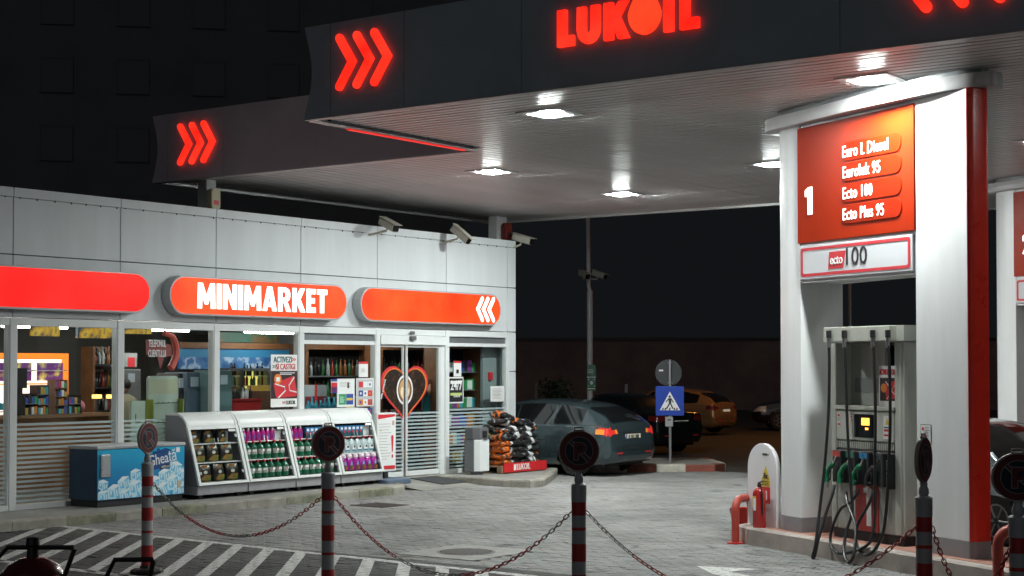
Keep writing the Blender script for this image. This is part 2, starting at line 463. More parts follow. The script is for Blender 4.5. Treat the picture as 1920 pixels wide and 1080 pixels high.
ul = lambda v: -11.83 - .05 * max(0, -v - 1.5)        # the inner border runs very slightly askew
sheet([(ul(-1.2), -1.2), (ul(-11.5), -11.5), (ul(-11.5) - .13, -11.5), (ul(-1.2) - .13, -1.2)], "border_line")
sheet([(-14.62, -3.9), (-14.62, -11.5), (-14.75, -11.5), (-14.75, -3.9)], "border_line")
sheet([(-14.9, -1.16), (-11.96, -1.2), (-11.96, -1.34), (-14.9, -1.30)], "border_line")
for k in range(20):
    v = -1.05 - .535 * k + .535 * 0
    du = 2.64; dv = du * .80
    sheet([(ul(v) - .13, v), (ul(v) - .13, v - .175), (ul(v) - .13 - du + .0, v - .175 - dv), (ul(v) - .13 - du, v - dv)])
for k in range(4):
    v = -1.05 + .535 * (k + 1)
    u0 = ul(-1.3) - .13 - (v + 1.33) / .8 
    sheet([(u0, -1.33), (u0 - .22, -1.33), (u0 - 1.6 - .22, -1.33 - 1.28), (u0 - 1.6, -1.33 - 1.28)])
ar = [I.loc(zat(x, y, 0)) for x, y in ((1306, 1063), (1420, 1068), (1362, 1072), (1470, 1092), (1440, 1100), (1330, 1077))]
arm = MB(); arm.face([tuple(zat(x, y, 0) + Vector((0, 0, .0065))) for x, y in ((1306, 1062), (1418, 1068), (1366, 1073), (1500, 1100), (1460, 1108), (1336, 1077))][::-1])
a_o = arm.build("road_arrow", PAINT); tag(a_o, kind='structure')

# ------------------------------------------------------------------ pavements with kerb stones
CONC = M("concrete_kerb", (.30, .285, .245), .8, var=.35, vs=3.5, bump=.4, bs=70)
SIDE = M("pavement_slab", (.25, .245, .225), .8, var=.25, vs=1.5, bump=.3, bs=60)
MOSS = M("mossy_kerb", (.20, .20, .14), .85, var=.45, vs=5, bump=.4, bs=60)
def pavement(name, poly, kerb_idx, h=.13, kw=.13, seglen=.8, mats=None, fr=S, colour=None, z0=0.0):
    root = thing(name, None, None, fr.w(0, 0, z0), fr.a); tag(root, kind='structure')
    m = MB(); m.prism(poly, -.03, h - .004, 'xy'); m.build("slab", SIDE, root)
    i = 0; carry = []
    for k in kerb_idx:
        a, b = Vector(poly[k]), Vector(poly[(k + 1) % len(poly)])
        L = (b - a).length; n = max(1, round(L / seglen)); d = (b - a) / n; t = d.normalized(); nn = Vector((t.y, -t.x))
        for q in range(n):
            p0 = a + d * q + t * (.004 if n > 1 or L > .3 else 0); p1 = a + d * (q + 1) - t * (.004 if n > 1 or L > .3 else 0)
            mb = MB(); e = .02; w = RND.uniform(-.004, .004)
            prof = [(.012 + w, -.03), (.012 + w, h - e), (.012 - e + w, h + w), (-kw, h + w), (-kw, -.03)]
            A = [mb.bm.verts.new((*(p0 + nn * x), z)) for x, z in prof]; B = [mb.bm.verts.new((*(p1 + nn * x), z)) for x, z in prof]
            mb.bm.faces.new(A); mb.bm.faces.new(B[::-1])
            for r in range(5): mb.bm.faces.new((A[r], B[r], B[(r + 1) % 5], A[(r + 1) % 5]))
            mt = (mats[i % len(mats)] if mats else CONC); i += 1
            mb.build("kerb_stone", mt, root)
    return root
polyL = [(-16, .25), (-16, -1.22), (-11.8, -1.30), (-5.35, -1.42), (-4.95, -1.33), (-4.66, -1.08), (-4.5, -.75), (-4.4, -.3), (-4.35, .25)]
pavement("pavement", polyL, [1, 2, 3, 4, 5, 6], mats=[MOSS, CONC, MOSS, CONC, CONC])
polyR = [(-2.72, .25), (-2.72, -.6), (-2.86, -2.0), (-2.75, -2.32), (-2.45, -2.38), (-1.25, -1.72), (-.1, -1.05), (.55, -.6), (.75, .2), (.75, 6), (0.05, 6), (0.05, .25)]
pavement("pavement", polyR, [0, 1, 2, 3, 4, 5, 6, 7, 8], seglen=.7)
rm = MB(); rm.face([(-4.36, -1.25, .004), (-2.7, -1.25, .004), (-2.7, .02, .128), (-4.36, .02, .128)]); rm.face([(-4.36, .02, .128), (-2.7, .02, .128), (-2.7, .3, .128), (-4.36, .3, .128)])
rmo = rm.build("entrance_ramp", SIDE); rmo.location = S.w(0, 0, 0); rmo.rotation_euler = (0, 0, S.a); tag(rmo, kind='structure')

# pump island (thin slab of reddish tiles behind pale kerb stones)
ISLT = M("island_tile", (.42, .20, .15), .7, var=.25, vs=2.5, bump=.2, bs=50)
ISLK = M("island_kerb", (.40, .345, .31), .7, var=.3, vs=2.2, bump=.3, bs=40)
ip = arc(-.72, .42, .62, -PI / 2, -1.5 * PI, 10)       # rounded far end
ip = [(-.75, -.2)] + [(-1.08, -.12), (-1.22, .12), (-1.25, .42), (-1.18, .75), (-.95, 1.0), (-.6, 1.06)]
ip = ip + [(7.5, 1.06), (7.5, -.33)]
isl = thing("pump_island", None, None, I.w(0, 0, 0), I.a); tag(isl, kind='structure')
m = MB(); m.prism(ip, -.03, .195, 'xy'); m.build("slab", ISLT, isl)
kp = ip[:7][::-1]
def kerbrun(pts, closed, mat, root, h, seglen):
    for a, b in zip(pts, pts[1:]):
        a, b = Vector(a), Vector(b); L = (b - a).length; n = max(1, round(L / seglen)); d = (b - a) / n; t = d.normalized(); nn = Vector((t.y, -t.x))
        for q in range(n):
            g_ = .003 if n > 1 else 0
            p0 = a + d * q + t * g_; p1 = a + d * (q + 1) - t * g_; mb = MB()
            prof = [(.03, -.03), (.03, h - .02), (.01, h), (-.10, h), (-.10, -.03)]
            A = [mb.bm.verts.new((*(p0 + nn * x), z)) for x, z in prof]; B = [mb.bm.verts.new((*(p1 + nn * x), z)) for x, z in prof]
            mb.bm.faces.new(A); mb.bm.faces.new(B[::-1])
            for r in range(5): mb.bm.faces.new((A[r], B[r], B[(r + 1) % 5], A[(r + 1) % 5]))
            mb.build("kerb_stone", mat, root)
kerbrun([(-.6, 1.06), (-.95, 1.0), (-1.18, .75), (-1.25, .42), (-1.22, .12), (-1.08, -.12), (-.75, -.2), (7.5, -.33)], False, ISLK, isl, .203, 1.6)
tl = MB()
for i_ in range(28):
    for j_ in range(4):
        u0 = -.95 + i_ * .3; v0 = -.12 + j_ * .3
        if u0 < -.6 and (j_ == 3): continue
        tl.box(u0 + .003, u0 + .297, v0 + .003, v0 + .297, .19, .2 + RND.uniform(-.001, .001))
tag(tl.build("island_tile", ISLT, isl), kind='stuff')

# red and white kerbed refuge behind the teal car
KR = M("red_kerb_paint", (.26, .075, .05), .75, var=.3, vs=5, bump=.3, bs=60); KW = M("white_kerb_paint", (.5, .47, .40), .75, var=.25, vs=5, bump=.3, bs=60)
Rf = Frame(0, 0, 0)
e0 = zat(1120, 886, 0); e1 = zat(1363, 884, 0)
polyI = [(e0.x - 1.2, e0.y + 2.2), (e0.x - .6, e0.y + .1), (e0.x, e0.y), (e1.x - .25, e1.y - .02), (e1.x, e1.y + .35), (e1.x - .1, e1.y + 2.4)]
pavement("refuge", polyI, [1, 2, 3, 4], h=.15, mats=[KW, KW, KR, KW, KR, KR], fr=Rf, seglen=.6)

# gully grate and manhole
IRON = M("cast_iron", (.075, .07, .07), .55, metal=.3, var=.3, vs=12, bump=.3, bs=120)
dr = thing("drain_grate", "dark square iron gully grate in the paving by the kerb", "drain cover", S.w(-6.94, -2.55, 0), S.a)
MB().box(-.39, .39, -.41, .41, -.03, -.002).build("frame", CONC, dr)
MB().box(-.33, .33, -.35, .35, -.02, .002).build("cover", IRON, dr)
for k in range(12):
    box("bar", -.31 + k * .052, -.285 + k * .052, -.33, .33, .0, .008, IRON, dr)
mh = thing("manhole_cover", "round iron manhole cover set in a square concrete slab", "manhole cover", S.w(-11.0, -7.4, 0), S.a)
MB().box(-.59, .59, -.55, .55, -.03, .003).build("slab", M("manhole_slab", (.24, .235, .22), .8, var=.25, vs=5, bump=.3, bs=50), mh)
MB().lathe([(.33, 0), (.335, .007), (.30, .009), (.30, .004)], seg=36).build("ring", IRON, mh)
for k in range(11):
    x = -.25 + k * .05; h = math.sqrt(max(.01, .29 ** 2 - x * x))
    box("rib", x - .014, x + .014, -h, h, .003, .011, IRON, mh)
mat_ = box("door_mat", -3.45, -2.6, -.95, -.2, 0, .012, M("mat_fibre", (.045, .047, .05), .95, var=.2, vs=30, bump=.6, bs=200))
mat_.location = S.w(0, 0, .032); mat_.rotation_euler = (math.atan2(.124, 1.27), 0, S.a)
mat_.location = S.w(0, 0, .124); tag(mat_, "dark grey fibre mat lying before the sliding door", "mat")
mat_.location = S.w(0, 0, .13)

# ------------------------------------------------------------------ the shop
shop = thing("minimarket_building", "low white panelled shop with glazed front under the canopy", "shop", S.w(0, 0, 0), S.a)
MODS = [-15.52, -13.62, -11.72, -9.85, -7.95, -6.05, -4.125, -2.185, -.28]
ZT, ZS, ZH, ZF = 4.59, 3.66, 2.79, .14
WALLI = M("shop_inner_wall", (.10, .095, .09), .8, var=.1, vs=2); CEILI = M("shop_ceiling", (.25, .25, .25), .8); FLOORI = M("shop_floor_tile", (.20, .19, .18), .3, var=.1, vs=4)
box("floor_slab", -16, -.05, .05, 7.4, -.03, .13, FLOORI, shop)
box("back_wall", -16, -.0, 7.4, 7.6, 0, 4.4, WALLI, shop)
box("end_wall", -.12, -.02, .22, 7.4, 0, 4.35, CLAD, shop)
box("end_wall", -16.1, -16, .2, 7.4, 0, 4.35, CLAD, shop)
box("ceiling", -16, -.12, .22, 7.4, 2.84, 2.9, CEILI, shop)
box("roof", -16, -.02, .22, 7.5, 4.1, 4.3, DARK, shop)
box("backing_wall", -16, -.005, .035, .2, 2.82, 4.5, M("joint_shadow", (.03, .032, .033), .8), shop)
for a, b in zip(MODS, MODS[1:]):
    g = .007
    box("wall_panel", a + g, b - g, -.0, .03, ZS + g, ZT - .14, CLAD, shop, bevel=.004)
    box("wall_panel", a + g, b - g, -.002, .03, ZH + g, ZS - g, CLAD, shop, bevel=.004)
    c = box("coping", a + g * .6, b - g * .6, -.012, .21, ZT - .134, ZT, CLAD, shop, bevel=.006)
    n = RND.randrange(5, 8)
    for k in range(n):
        x = a + .1 + (b - a - .2) * k / (n - 1) + RND.uniform(-.05, .05)
        box("drip_clip", x - .006, x + .006, -.018, -.006, ZT - .146 - RND.random() * .016, ZT - .130, DARK, c)
# right hand corner strip
for z0, z1 in ((ZT - .134, ZT), (ZS + .007, ZT - .14), (ZH + .007, ZS - .007), (2.02, ZH - .007), (.14, 2.008)):
    box("corner_panel", -.272, 0.0, -.004, .05 if z0 < 2.5 else .03, z0, z1, CLAD, shop, bevel=.012)
FR2 = M("pale_frame", (.70, .72, .72), .35, var=.04, vs=3)
for k, u in enumerate(MODS):
    w = .055 if u < -.5 else .03
    box("mullion", u - w, u + w, -.03, .11, ZF - .02, ZH - .004, FR2, shop, bevel=.006)
FILM = filmmat("frosted_film", (.60, .72, .74), .42)
def glazing(a, b, parent, z0, z1, y, strips=True, zs=1.30):
    box("pane", a, b, y, y + .012, z0, z1, GLASS, parent)
    if strips:
        z = z0 + .03; 
        while z < zs:
            box("frost_strip", a + .004, b - .004, y - .003, y - .0012, z, z + .034, FILM, parent)
            z += .066
    return
for i, (a, b) in enumerate(zip(MODS, MODS[1:])):
    if i == 6: continue
    a1, b1 = a + .055, b - .055
    if i == 7: b1 = b - .03
    f = MB(); f.box(a1, b1, -.02, .09, ZH - .115, ZH - .006); f.box(a1, b1, -.02, .09, ZF - .02, ZF + .06)
    f.box(a1, a1 + .02, -.018, .088, ZF + .06, ZH - .115); f.box(b1 - .02, b1, -.018, .088, ZF + .06, ZH - .115)
    if i in (5, 7):
        f.box(a1, b1, -.006, .09, ZH - .30, ZH - .235)
    w = f.build("window", FR2, shop, bevel=.004)
    top = ZH - .30 if i in (5, 7) else ZH - .115
    if i in (5, 7): box("transom_panel", a1, b1, .02, .07, ZH - .235, ZH - .115, GREY, w)
    glazing(a1, b1, w, ZF + .06, top, .03)
# sliding door
a, b = MODS[6] + .055, MODS[7] - .055
m = MB(); m.box(a, b, -.02, .09, ZH - .115, ZH - .006); m.box(a, b, -.05, .09, ZH - .285, ZH - .12); m.box(b - .13, b, -.01, .09, ZF - .02, ZH - .29)
m.build("door_header", FR2, shop, bevel=.006)
sx = S.on(772, 625, -.05)
sd = MB(); sd.box(sx[0] - .07, sx[0] + .07, -.11, -.05, ZH - .20, ZH - .13); sd.box(sx[0] - .05, sx[0] + .05, -.09, -.05, ZH - .10, ZH - .04); sd.build("door_sensor", M("sensor_grey", (.12, .12, .12), .5), shop, bevel=.01)
gl, gr = S.on(757, 760, .0)[0], S.on(762, 760, .0)[0]
leafs = []
for (x0, x1) in ((a, gl), (gr, b - .135)):
    f = MB(); t = .035
    f.box(x0, x0 + t, 0, .04, ZF, ZH - .29); f.box(x1 - t * .8, x1, 0, .04, ZF, ZH - .29)
    f.box(x0 + t, x1 - t * .8, .002, .038, ZF, ZF + .09); f.box(x0 + t, x1 - t * .8, .002, .038, ZH - .33, ZH - .29)
    d = f.build("door", FR2, shop, bevel=.004); leafs.append((d, x0 + t, x1 - t * .8))
    glazing(x0 + t, x1 - t * .8, d, ZF + .09, ZH - .33, .014)
# posts that carry the canopy through the roof
for (x, y0, sw) in ((392, 360, .10), (937, 430, .17)):
    u, _, z = S.on(x, y0, .45)
    p = box("canopy_post", u - sw, u + sw, .40, .60, 3.9, SOF, M("post_paint", (.5, .5, .5), .5), None)
    p.location = S.w(0, 0, 0); p.rotation_euler = (0, 0, S.a)
    tag(p, "short pale post rising from the shop roof to the canopy " + ("beside the beige siren" if x < 500 else "beside the red siren"), "post", "posts under the canopy edge")
for (x, y, c, lab) in ((399, 374, (.45, .40, .26), "beige alarm siren with red label on the shop roof edge"), (949, 434, (.16, .02, .015), "dark red alarm siren on the shop roof corner")):
    u, _, z = S.on(x, y, .3)
    t = thing("alarm_siren", lab, "siren", S.w(u, .28, z), S.a)
    m = MB(); m.prism(rrect(-.10, .10, -.17, .17, .06), -.06, .06); m.build("body", M("siren_" + lab[:4], c, .5), t, bevel=.02)
    box("label", -.05, .05, -.064, -.06, -.09, -.02, PRINTR if x < 500 else DARK, t)
    box("bracket", -.03, .03, .05, .14, -.28, .1, GREY, t)

# lit fascia signs
def sign_box(label, x0, y0, x1, y1, face, z0=2.895, z1=3.50, px=True):
    u0 = S.on(x0, (y0 + y1) / 2, -.2)[0]; u1 = S.on(x1, (y0 + y1) / 2, -.2)[0]
    c = (u0 + u1) / 2; h = (u1 - u0) / 2
    t = thing("lit_sign", label, "sign", S.w(c, 0, 0), S.a)
    m = MB(); m.prism(stadium(-h, h, z0, z1), -.20, -.015); m.build("case", M("sign_case", (.45, .47, .48), .4, metal=.3), t, bevel=.006)
    m = MB(); m.prism(stadium(-h + .03, h - .03, z0 + .03, z1 - .03), -.208, -.19); m.build("face", face, t)
    return t, c, h
t, c, h = sign_box("long blank red lit sign at the left end of the shop front", -60, 500, 283, 583, LITRED3)
t, c, h = sign_box("red lit sign reading MINIMARKET in white capitals", 318, 522, 651, 600, LITRED2)
GLY = {"M": (1.0, [[(0, 0), (0.03, 1), (.28, 1), (.5, .52), (.72, 1), (.97, 1), (1, 0), (.75, 0), (.74, .5), (.58, .16), (.42, .16), (.26, .5), (.25, 0)]]), "I": (.26, [[(0, 0), (0, 1), (.26, 1), (.26, 0)]]),
       "N": (.8, [[(0, 0), (0, 1), (.26, 1), (.55, .46), (.55, 1), (.8, 1), (.8, 0), (.55, 0), (.25, .56), (.25, 0)]]), "A": (.86, [[(0, 0), (.29, 1), (.43, 1), (.43, .7), (.36, .37), (.43, .37), (.43, .17), (.30, .17), (.26, 0)], [(.86, 0), (.57, 1), (.431, 1), (.431, .7), (.50, .37), (.431, .37), (.431, .17), (.56, .17), (.60, 0)]]),
       "R": (.8, [[(0, 0), (0, 1), (.259, 1), (.259, 0)], [(.26, 1), (.45, 1), (.66, .93), (.74, .78), (.74, .62), (.66, .47), (.56, .42), (.80, 0), (.52, 0), (.34, .38), (.26, .38), (.26, .57), (.40, .57), (.46, .62), (.46, .76), (.40, .81), (.26, .81)]]),
       "K": (.82, [[(0, 0), (0, 1), (.26, 1), (.26, .62), (.48, 1), (.79, 1), (.5, .54), (.82, 0), (.52, 0), (.26, .42), (.26, 0)]]), "E": (.58, [[(0, 0), (0, 1), (.56, 1), (.56, .78), (.26, .78), (.26, .61), (.52, .61), (.52, .40), (.26, .40), (.26, .22), (.58, .22), (.58, 0)]]), "T": (.66, [[(.2, 0), (.2, .78), (0, .78), (0, 1), (.66, 1), (.66, .78), (.46, .78), (.46, 0)]])}
word = "MINIMARKET"; tw = sum(GLY[q][0] for q in word) + .09 * (len(word) - 1)
x0_ = S.on(370, 560, -.21)[0] - c; x1_ = S.on(613, 566, -.21)[0] - c; kx = (x1_ - x0_) / tw; x_ = x0_
for q in word:
    m = MB()
    for pl in GLY[q][1]: m.prism([(x_ + px * kx, 3.005 + pz * .395) for px, pz in pl], -.218, -.208)
    m.build("letter", LITWHITE, t); x_ += (GLY[q][0] + .09) * kx
t, c, h = sign_box("red lit sign with three white chevrons above the sliding door", 676, 540, 939, 607, LITRED2)
for k in range(3):
    x = S.on(898 + k * 10.5, 580, -.2)[0] - c
    m = MB(); m.prism(stroke([(x + .09, 3.40), (x - .05, 3.20), (x + .09, 3.0)], .085), -.216, -.208); m.build("chevron", LITWHITE, t)

# security cameras on the parapet
def bullet_cam(name, label, P, az, tilt, arm, L=.42, group="security cameras", colr=None):
    cm = M("camera_housing", (.42, .40, .34), .45, var=.1, vs=8)
    t = thing("security_camera", label, "camera", P, az, group)
    def R(v): return Matrix.Rotation(tilt, 3, 'Y') @ Vector(v)
    me = MB(); me.prism(rrect(-.075, .075, -.06, .075, .03), -L / 2, L / 2, 'yz')
    for v in me.bm.verts: v.co = R(v.co)
    me.build("housing", cm, t, bevel=.006)
    me = MB(); me.prism(rrect(-.062, .062, -.05, .06, .02), L / 2, L / 2 + .012, 'yz')
    for v in me.bm.verts: v.co = R(v.co)
    me.build("lens_window", M("camera_glass", (.01, .01, .012), .1), t)
    me = MB(); me.box(-L / 2 - .02, L / 2 + .06, -.08, .08, .077, .088)
    for v in me.bm.verts: v.co = R(v.co)
    me.build("sun_shield", cm, t)
    me = MB(); me.tube([R((-.02, 0, -.055)), R((-.02, 0, -.11)), arm], .02); me.build("bracket", cm, t)
    return t
def cam_dir(x, y, Y): return yat(x, y, Y)
for (x, y, az, tilt, lab, vv_) in ((729, 422, math.radians(-48), math.radians(22), "beige security camera above the MINIMARKET end of the parapet, aimed at the forecourt", -.38),
                             (864, 440, math.radians(-30), math.radians(38), "beige security camera tilted steeply down, mid parapet above the chevron sign", -.42),
                             (980, 449, math.radians(-32), math.radians(16), "beige security camera on the right hand corner of the shop parapet", -.15)):
    u, _, z = S.on(x, y, vv_)
    P = S.w(u, vv_, z)
    a2 = S.w(u - .10, -.0, z - .16) - P
    a2 = Matrix.Rotation(-az, 3, 'Z') @ a2
    bullet_cam("c", lab, P, az, tilt, a2, group=None)

# stickers and posters on the glass
def plate(name, label, cat, x0, y0, x1, y1, mat, v=-.012, th=.006, group=None, border=None):
    u0, u1, z0, z1 = S.rect(x0, y0, x1, y1, v)
    t = thing(name, label, cat, S.w((u0 + u1) / 2, v, (z0 + z1) / 2), S.a, group)
    w, h = (u1 - u0) / 2, (z1 - z0) / 2
    if border:
        m = MB(); m.box(-w, w, 0, th, -h, h); m.build("frame", border, t)
        m = MB(); m.box(-w + .025, w - .025, -.003, -.0005, -h + .025, h - .025); m.build("sheet", mat, t)
    else:
        m = MB(); m.box(-w, w, 0, th, -h, h); m.build("sheet", mat, t)
    return t, w, h
def patch(t, x0, x1, z0, z1, mat, y=-.004, name="print"):
    m = MB(); m.box(x0, x1, y, y + .0015, z0, z1); return m.build(name, mat, t)
def lines(t, x0, x1, z0, z1, n, mat, frac=.35, y=-.004):
    m = MB()
    for k in range(n):
        z = z0 + (z1 - z0) * (k + .5) / n; hh = (z1 - z0) / n * frac / 2
        m.box(x0, x0 + (x1 - x0) * RND.uniform(.6, 1), y, y + .001, z - hh, z + hh)
    return m.build("small_print", mat, t)
PGREY = M("grey_print", (.35, .35, .36), .5); PBLUE = M("blue_print", (.03, .07, .3), .5); PGREEN = M("green_print", (.03, .3, .12), .5); PYEL = M("yellow_print", (.7, .5, .05), .5); PORA = M("orange_print", (.75, .22, .03), .5); PTEAL = M("teal_print", (.02, .14, .16), .5); PSKIN = M("skin_print", (.45, .25, .17), .6); PBROWN = M("brown_print", (.18, .08, .03), .6)
PSTR = M("paper_white", (.78, .78, .77), .6)

t, w, h = plate("window_poster", "tall white and red prize poster reading ACTIVEZI SI CASTIGI", "poster", 508, 665, 557, 763, PSTR)
text("ACTIVEZI", .135, PTEAL, t, (-w + .27, -.004, h * .80), off=.012, fit=.42); text(">>", .11, PRINTR, t, (w - .08, -.004, h * .80), off=.01, fit=.09)
text("SI CASTIGI", .135, PRINTR, t, (w - .27, -.004, h * .53), off=.006, fit=.44); text(">>", .11, PTEAL, t, (-w + .08, -.004, h * .53), off=.01, fit=.09)
patch(t, -w, w, -h * .68, h * .38, M("poster_dark", (.03, .015, .018), .5))
lines(t, -w + .2, w - .05, h * .22, h * .33, 2, PRINTW, .5, y=-.006)
m = MB(); m.face([(-w + .05, -.0065, -.04), (w - .08, -.0065, .08), (w - .004, -.0065, -.20), (w - .03, -.0065, -h * .60), (-w + .12, -.0065, -h * .66)]); m.build("print", PRINTR, t)
for p in ([(-w + .16, -h * .65), (.02, -.16), (.0, -.10), (-w + .08, -.05)], [(w - .08, .06), (.10, -.08), (.12, -.16), (w - .02, -.19)]):
    m = MB(); m.tube([(x, -.008, z) for x, z in p], .012, 5); m.build("print", PRINTW, t)
patch(t, .02, .10, -.17, -.08, PRINTR, -.010); m = MB(); m.lathe([(.085, 0), (.085, .002)], (-w + .15, -.009, .03), 18, 'y'); m.build("print", PORA, t); patch(t, -w + .11, -w + .19, -.01, .06, PRINTW, -.012)
text("LUKOIL", .085, PRINTK, t, (w - .15, -.004, -h * .84), off=.008, fit=.22); text(">>", .085, PRINTR, t, (w - .31, -.004, -h * .84), off=.01, fit=.07)
t, w, h = plate("window_notice", "white and green notice board between the flag sticker and the card logos", "notice", 632, 710, 665, 763, PSTR, border=FR2)
patch(t, -w + .04, .0, -h + .04, -.02, PGREEN); patch(t, .005, w - .04, -h + .04, -.02, PBLUE); patch(t, .015, w - .06, -.13, -.09, PYEL, -.006); patch(t, .015, w - .06, -.27, -.24, PYEL, -.006)
lines(t, -w + .06, -.03, -h + .07, -.06, 7, PRINTW, .3, -.006); lines(t, -w + .06, w - .1, .1, h - .05, 4, PGREY, .3); patch(t, .03, .08, .08, .18, PRINTK)
t, w, h = plate("window_notice", "framed sheet of payment card logos beside the sliding door", "notice", 668, 709, 701, 762, M("clear_backing", (.5, .52, .52), .5), border=FR2)
cols = [PRINTR, PRINTW, PBLUE, PORA, PGREEN]
for r_ in range(5):
    for c_ in range(3):
        x = -w + .06 + c_ * (2 * w - .1) / 3; z = h - .16 - r_ * .155
        patch(t, x, x + .11, z, z + .10, [PRINTR, PRINTW, PRINTW, PBLUE, PRINTW, PRINTR, PORA, PRINTW][(r_ * 3 + c_) % 8]); patch(t, x + .03, x + .07, z + .03, z + .07, cols[(r_ + c_) % 5], -.006)
t, w, h = plate("window_notice", "small white sheet with red top edge left of the sliding door", "notice", 673, 678, 690, 707, PSTR); patch(t, -w, w, h - .04, h, PRINTR); lines(t, -w + .05, w - .05, -h + .08, h - .12, 5, PGREY)
t, w, h = plate("window_sticker", "narrow blue red and white sticker beside the green notice", "sticker", 621, 711, 632, 737, PRINTW); patch(t, -w, w, .08, h, PBLUE); patch(t, -w, w, -.1, .06, PRINTR); patch(t, -w, w, -h, -h + .1, PBLUE)
t, w, h = plate("window_sticker", "black sticker reading 24/7 in the right hand window", "sticker", 841, 707, 869, 756, PRINTK, border=PRINTW)
text("24/7", .25, PRINTW, t, (0, -.006, .08), off=.015, fit=2 * w - .10); lines(t, -w + .05, w - .05, h - .14, h - .06, 1, PRINTW, .7, -.006); patch(t, -w + .05, w - .05, -.1, -.05, M("lime_print", (.5, .6, .2), .5), -.006); text("LUKOIL", .06, PRINTW, t, (.02, -.006, -h + .13), off=.01)
t, w, h = plate("window_notice", "small white sheet with red top edge above the 24/7 sticker", "notice", 851, 677, 865, 706, PSTR); patch(t, -w, w, h - .035, h, PRINTR); patch(t, -.04, .03, -h + .06, -h + .13, PRINTK)
t, w, h = plate("window_notice", "plain white sheet low in the right hand window by the corner", "notice", 920, 724, 945, 753, PSTR, v=.0); lines(t, -w + .05, w - .05, -h + .05, h - .04, 8, PGREY, .25)

# customer telephone sticker: speech bubble and handset
u0, u1, z0, z1 = S.rect(274, 640, 322, 668, -.012)
t = thing("window_sticker", "dark red speech bubble sticker reading TELEFONUL CLIENTULUI with a red handset", "sticker", S.w((u0 + u1) / 2, -.012, (z0 + z1) / 2), S.a)
w, h = (u1 - u0) / 2, (z1 - z0) / 2
BUB = M("bubble_print", (.22, .045, .04), .5)
m = MB(); m.prism([(-w, -h + .02), (-.03, -h), (.03, -h - .20), (.10, -h), (w, -h), (w, h - .05), (-w, h + .02)], 0, .004); m.build("bubble", BUB, t)
text("TELEFONUL", .15, PRINTW, t, (-.04, -.004, .075), off=.012, fit=2 * w - .16); text("CLIENTULUI", .15, PRINTW, t, (-.04, -.004, -.075), off=.012, fit=2 * w - .16)
m = MB(); m.tube(smoothpts([(w - .16, -.004, h + .13), (w + .02, -.004, h + .06), (w + .09, -.004, -.05), (w + .02, -.004, -h - .12), (w - .03, -.004, -h - .18)]), .045, 8, r1=.06); m.build("handset", M("handset_print", (.5, .09, .06), .5), t, smooth=True)

# coffee heart on the two door leaves
BEAN = noisecols("coffee_bean_print", [(0, (.008, .005, .004)), (.6, (.025, .012, .008)), (.85, (.07, .035, .02)), (1, (.12, .06, .03))], 26, .5, vor=True)
def heart(s, n=60, zc=0.0):
    out = []
    for i in range(n):
        a = 2 * PI * i / n
        x = 16 * math.sin(a) ** 3; y = 13 * math.cos(a) - 5 * math.cos(2 * a) - 2 * math.cos(3 * a) - math.cos(4 * a)
        out.append((x / 16 * s, (y + 17) / 29 * s * 1.32 * 2 - s * 1.32))
    return out
def ellipse(cx, cz, rx, rz, n=28): return [(cx + rx * math.cos(2 * PI * i / n), cz + rz * math.sin(2 * PI * i / n)) for i in range(n)]
def clip(poly, x, keep_left):
    out = []
    for (a, b) in zip(poly, poly[1:] + poly[:1]):
        ia = (a[0] <= x) == keep_left; ib = (b[0] <= x) == keep_left
        if ia: out.append(a)
        if ia != ib:
            k = (x - a[0]) / (b[0] - a[0]); out.append((x, a[1] + k * (b[1] - a[1])))
    return out
u0, u1, z0, z1 = S.rect(714, 686, 803, 797, -.01)
uc, zc, hw = (u0 + u1) / 2, (z0 + z1) / 2, (u1 - u0) / 2
for side in (0, 1):
    cut = (leafs[0][2] if side == 0 else leafs[1][1]) - uc
    t = thing("door_sticker", ("left" if side == 0 else "right") + " half of a coffee cup heart sticker on the sliding door", "sticker", S.w(uc, -.004, zc), S.a)
    k = (z1 - z0) / 2 / (hw * 1.32)
    for nm, poly, mt, y in (("rim", heart(hw), PRINTR, 0), ("accent", [(x + .015 * hw, z) for x, z in heart(hw * .925)], PORA, -.001), ("beans", heart(hw * .89), BEAN, -.002),
                            ("saucer", ellipse(.0, .10, .225, .27), PRINTW, -.003), ("coffee", ellipse(.0, .10, .19, .23), PBROWN, -.004), ("crema", ellipse(-.01, .11, .15, .18), M("crema_print", (.55, .32, .14), .6), -.005), ("foam", heart(.12), M("foam_print", (.8, .68, .5), .6), -.006)):
        pl = [(x, z * k if nm in ("rim", "accent", "beans") else z) for x, z in poly]
        pl = clip(pl, cut, side == 0)
        if len(pl) < 3: continue
        m = MB(); m.prism(pl, y - .0006, y + .0002); m.build(nm, mt, t)
    if side == 0:
        text("cafea proaspata", .06, PRINTW, t, (-.60, -.008, .12), rot=(PI / 2, -1.25, 0), off=.01)

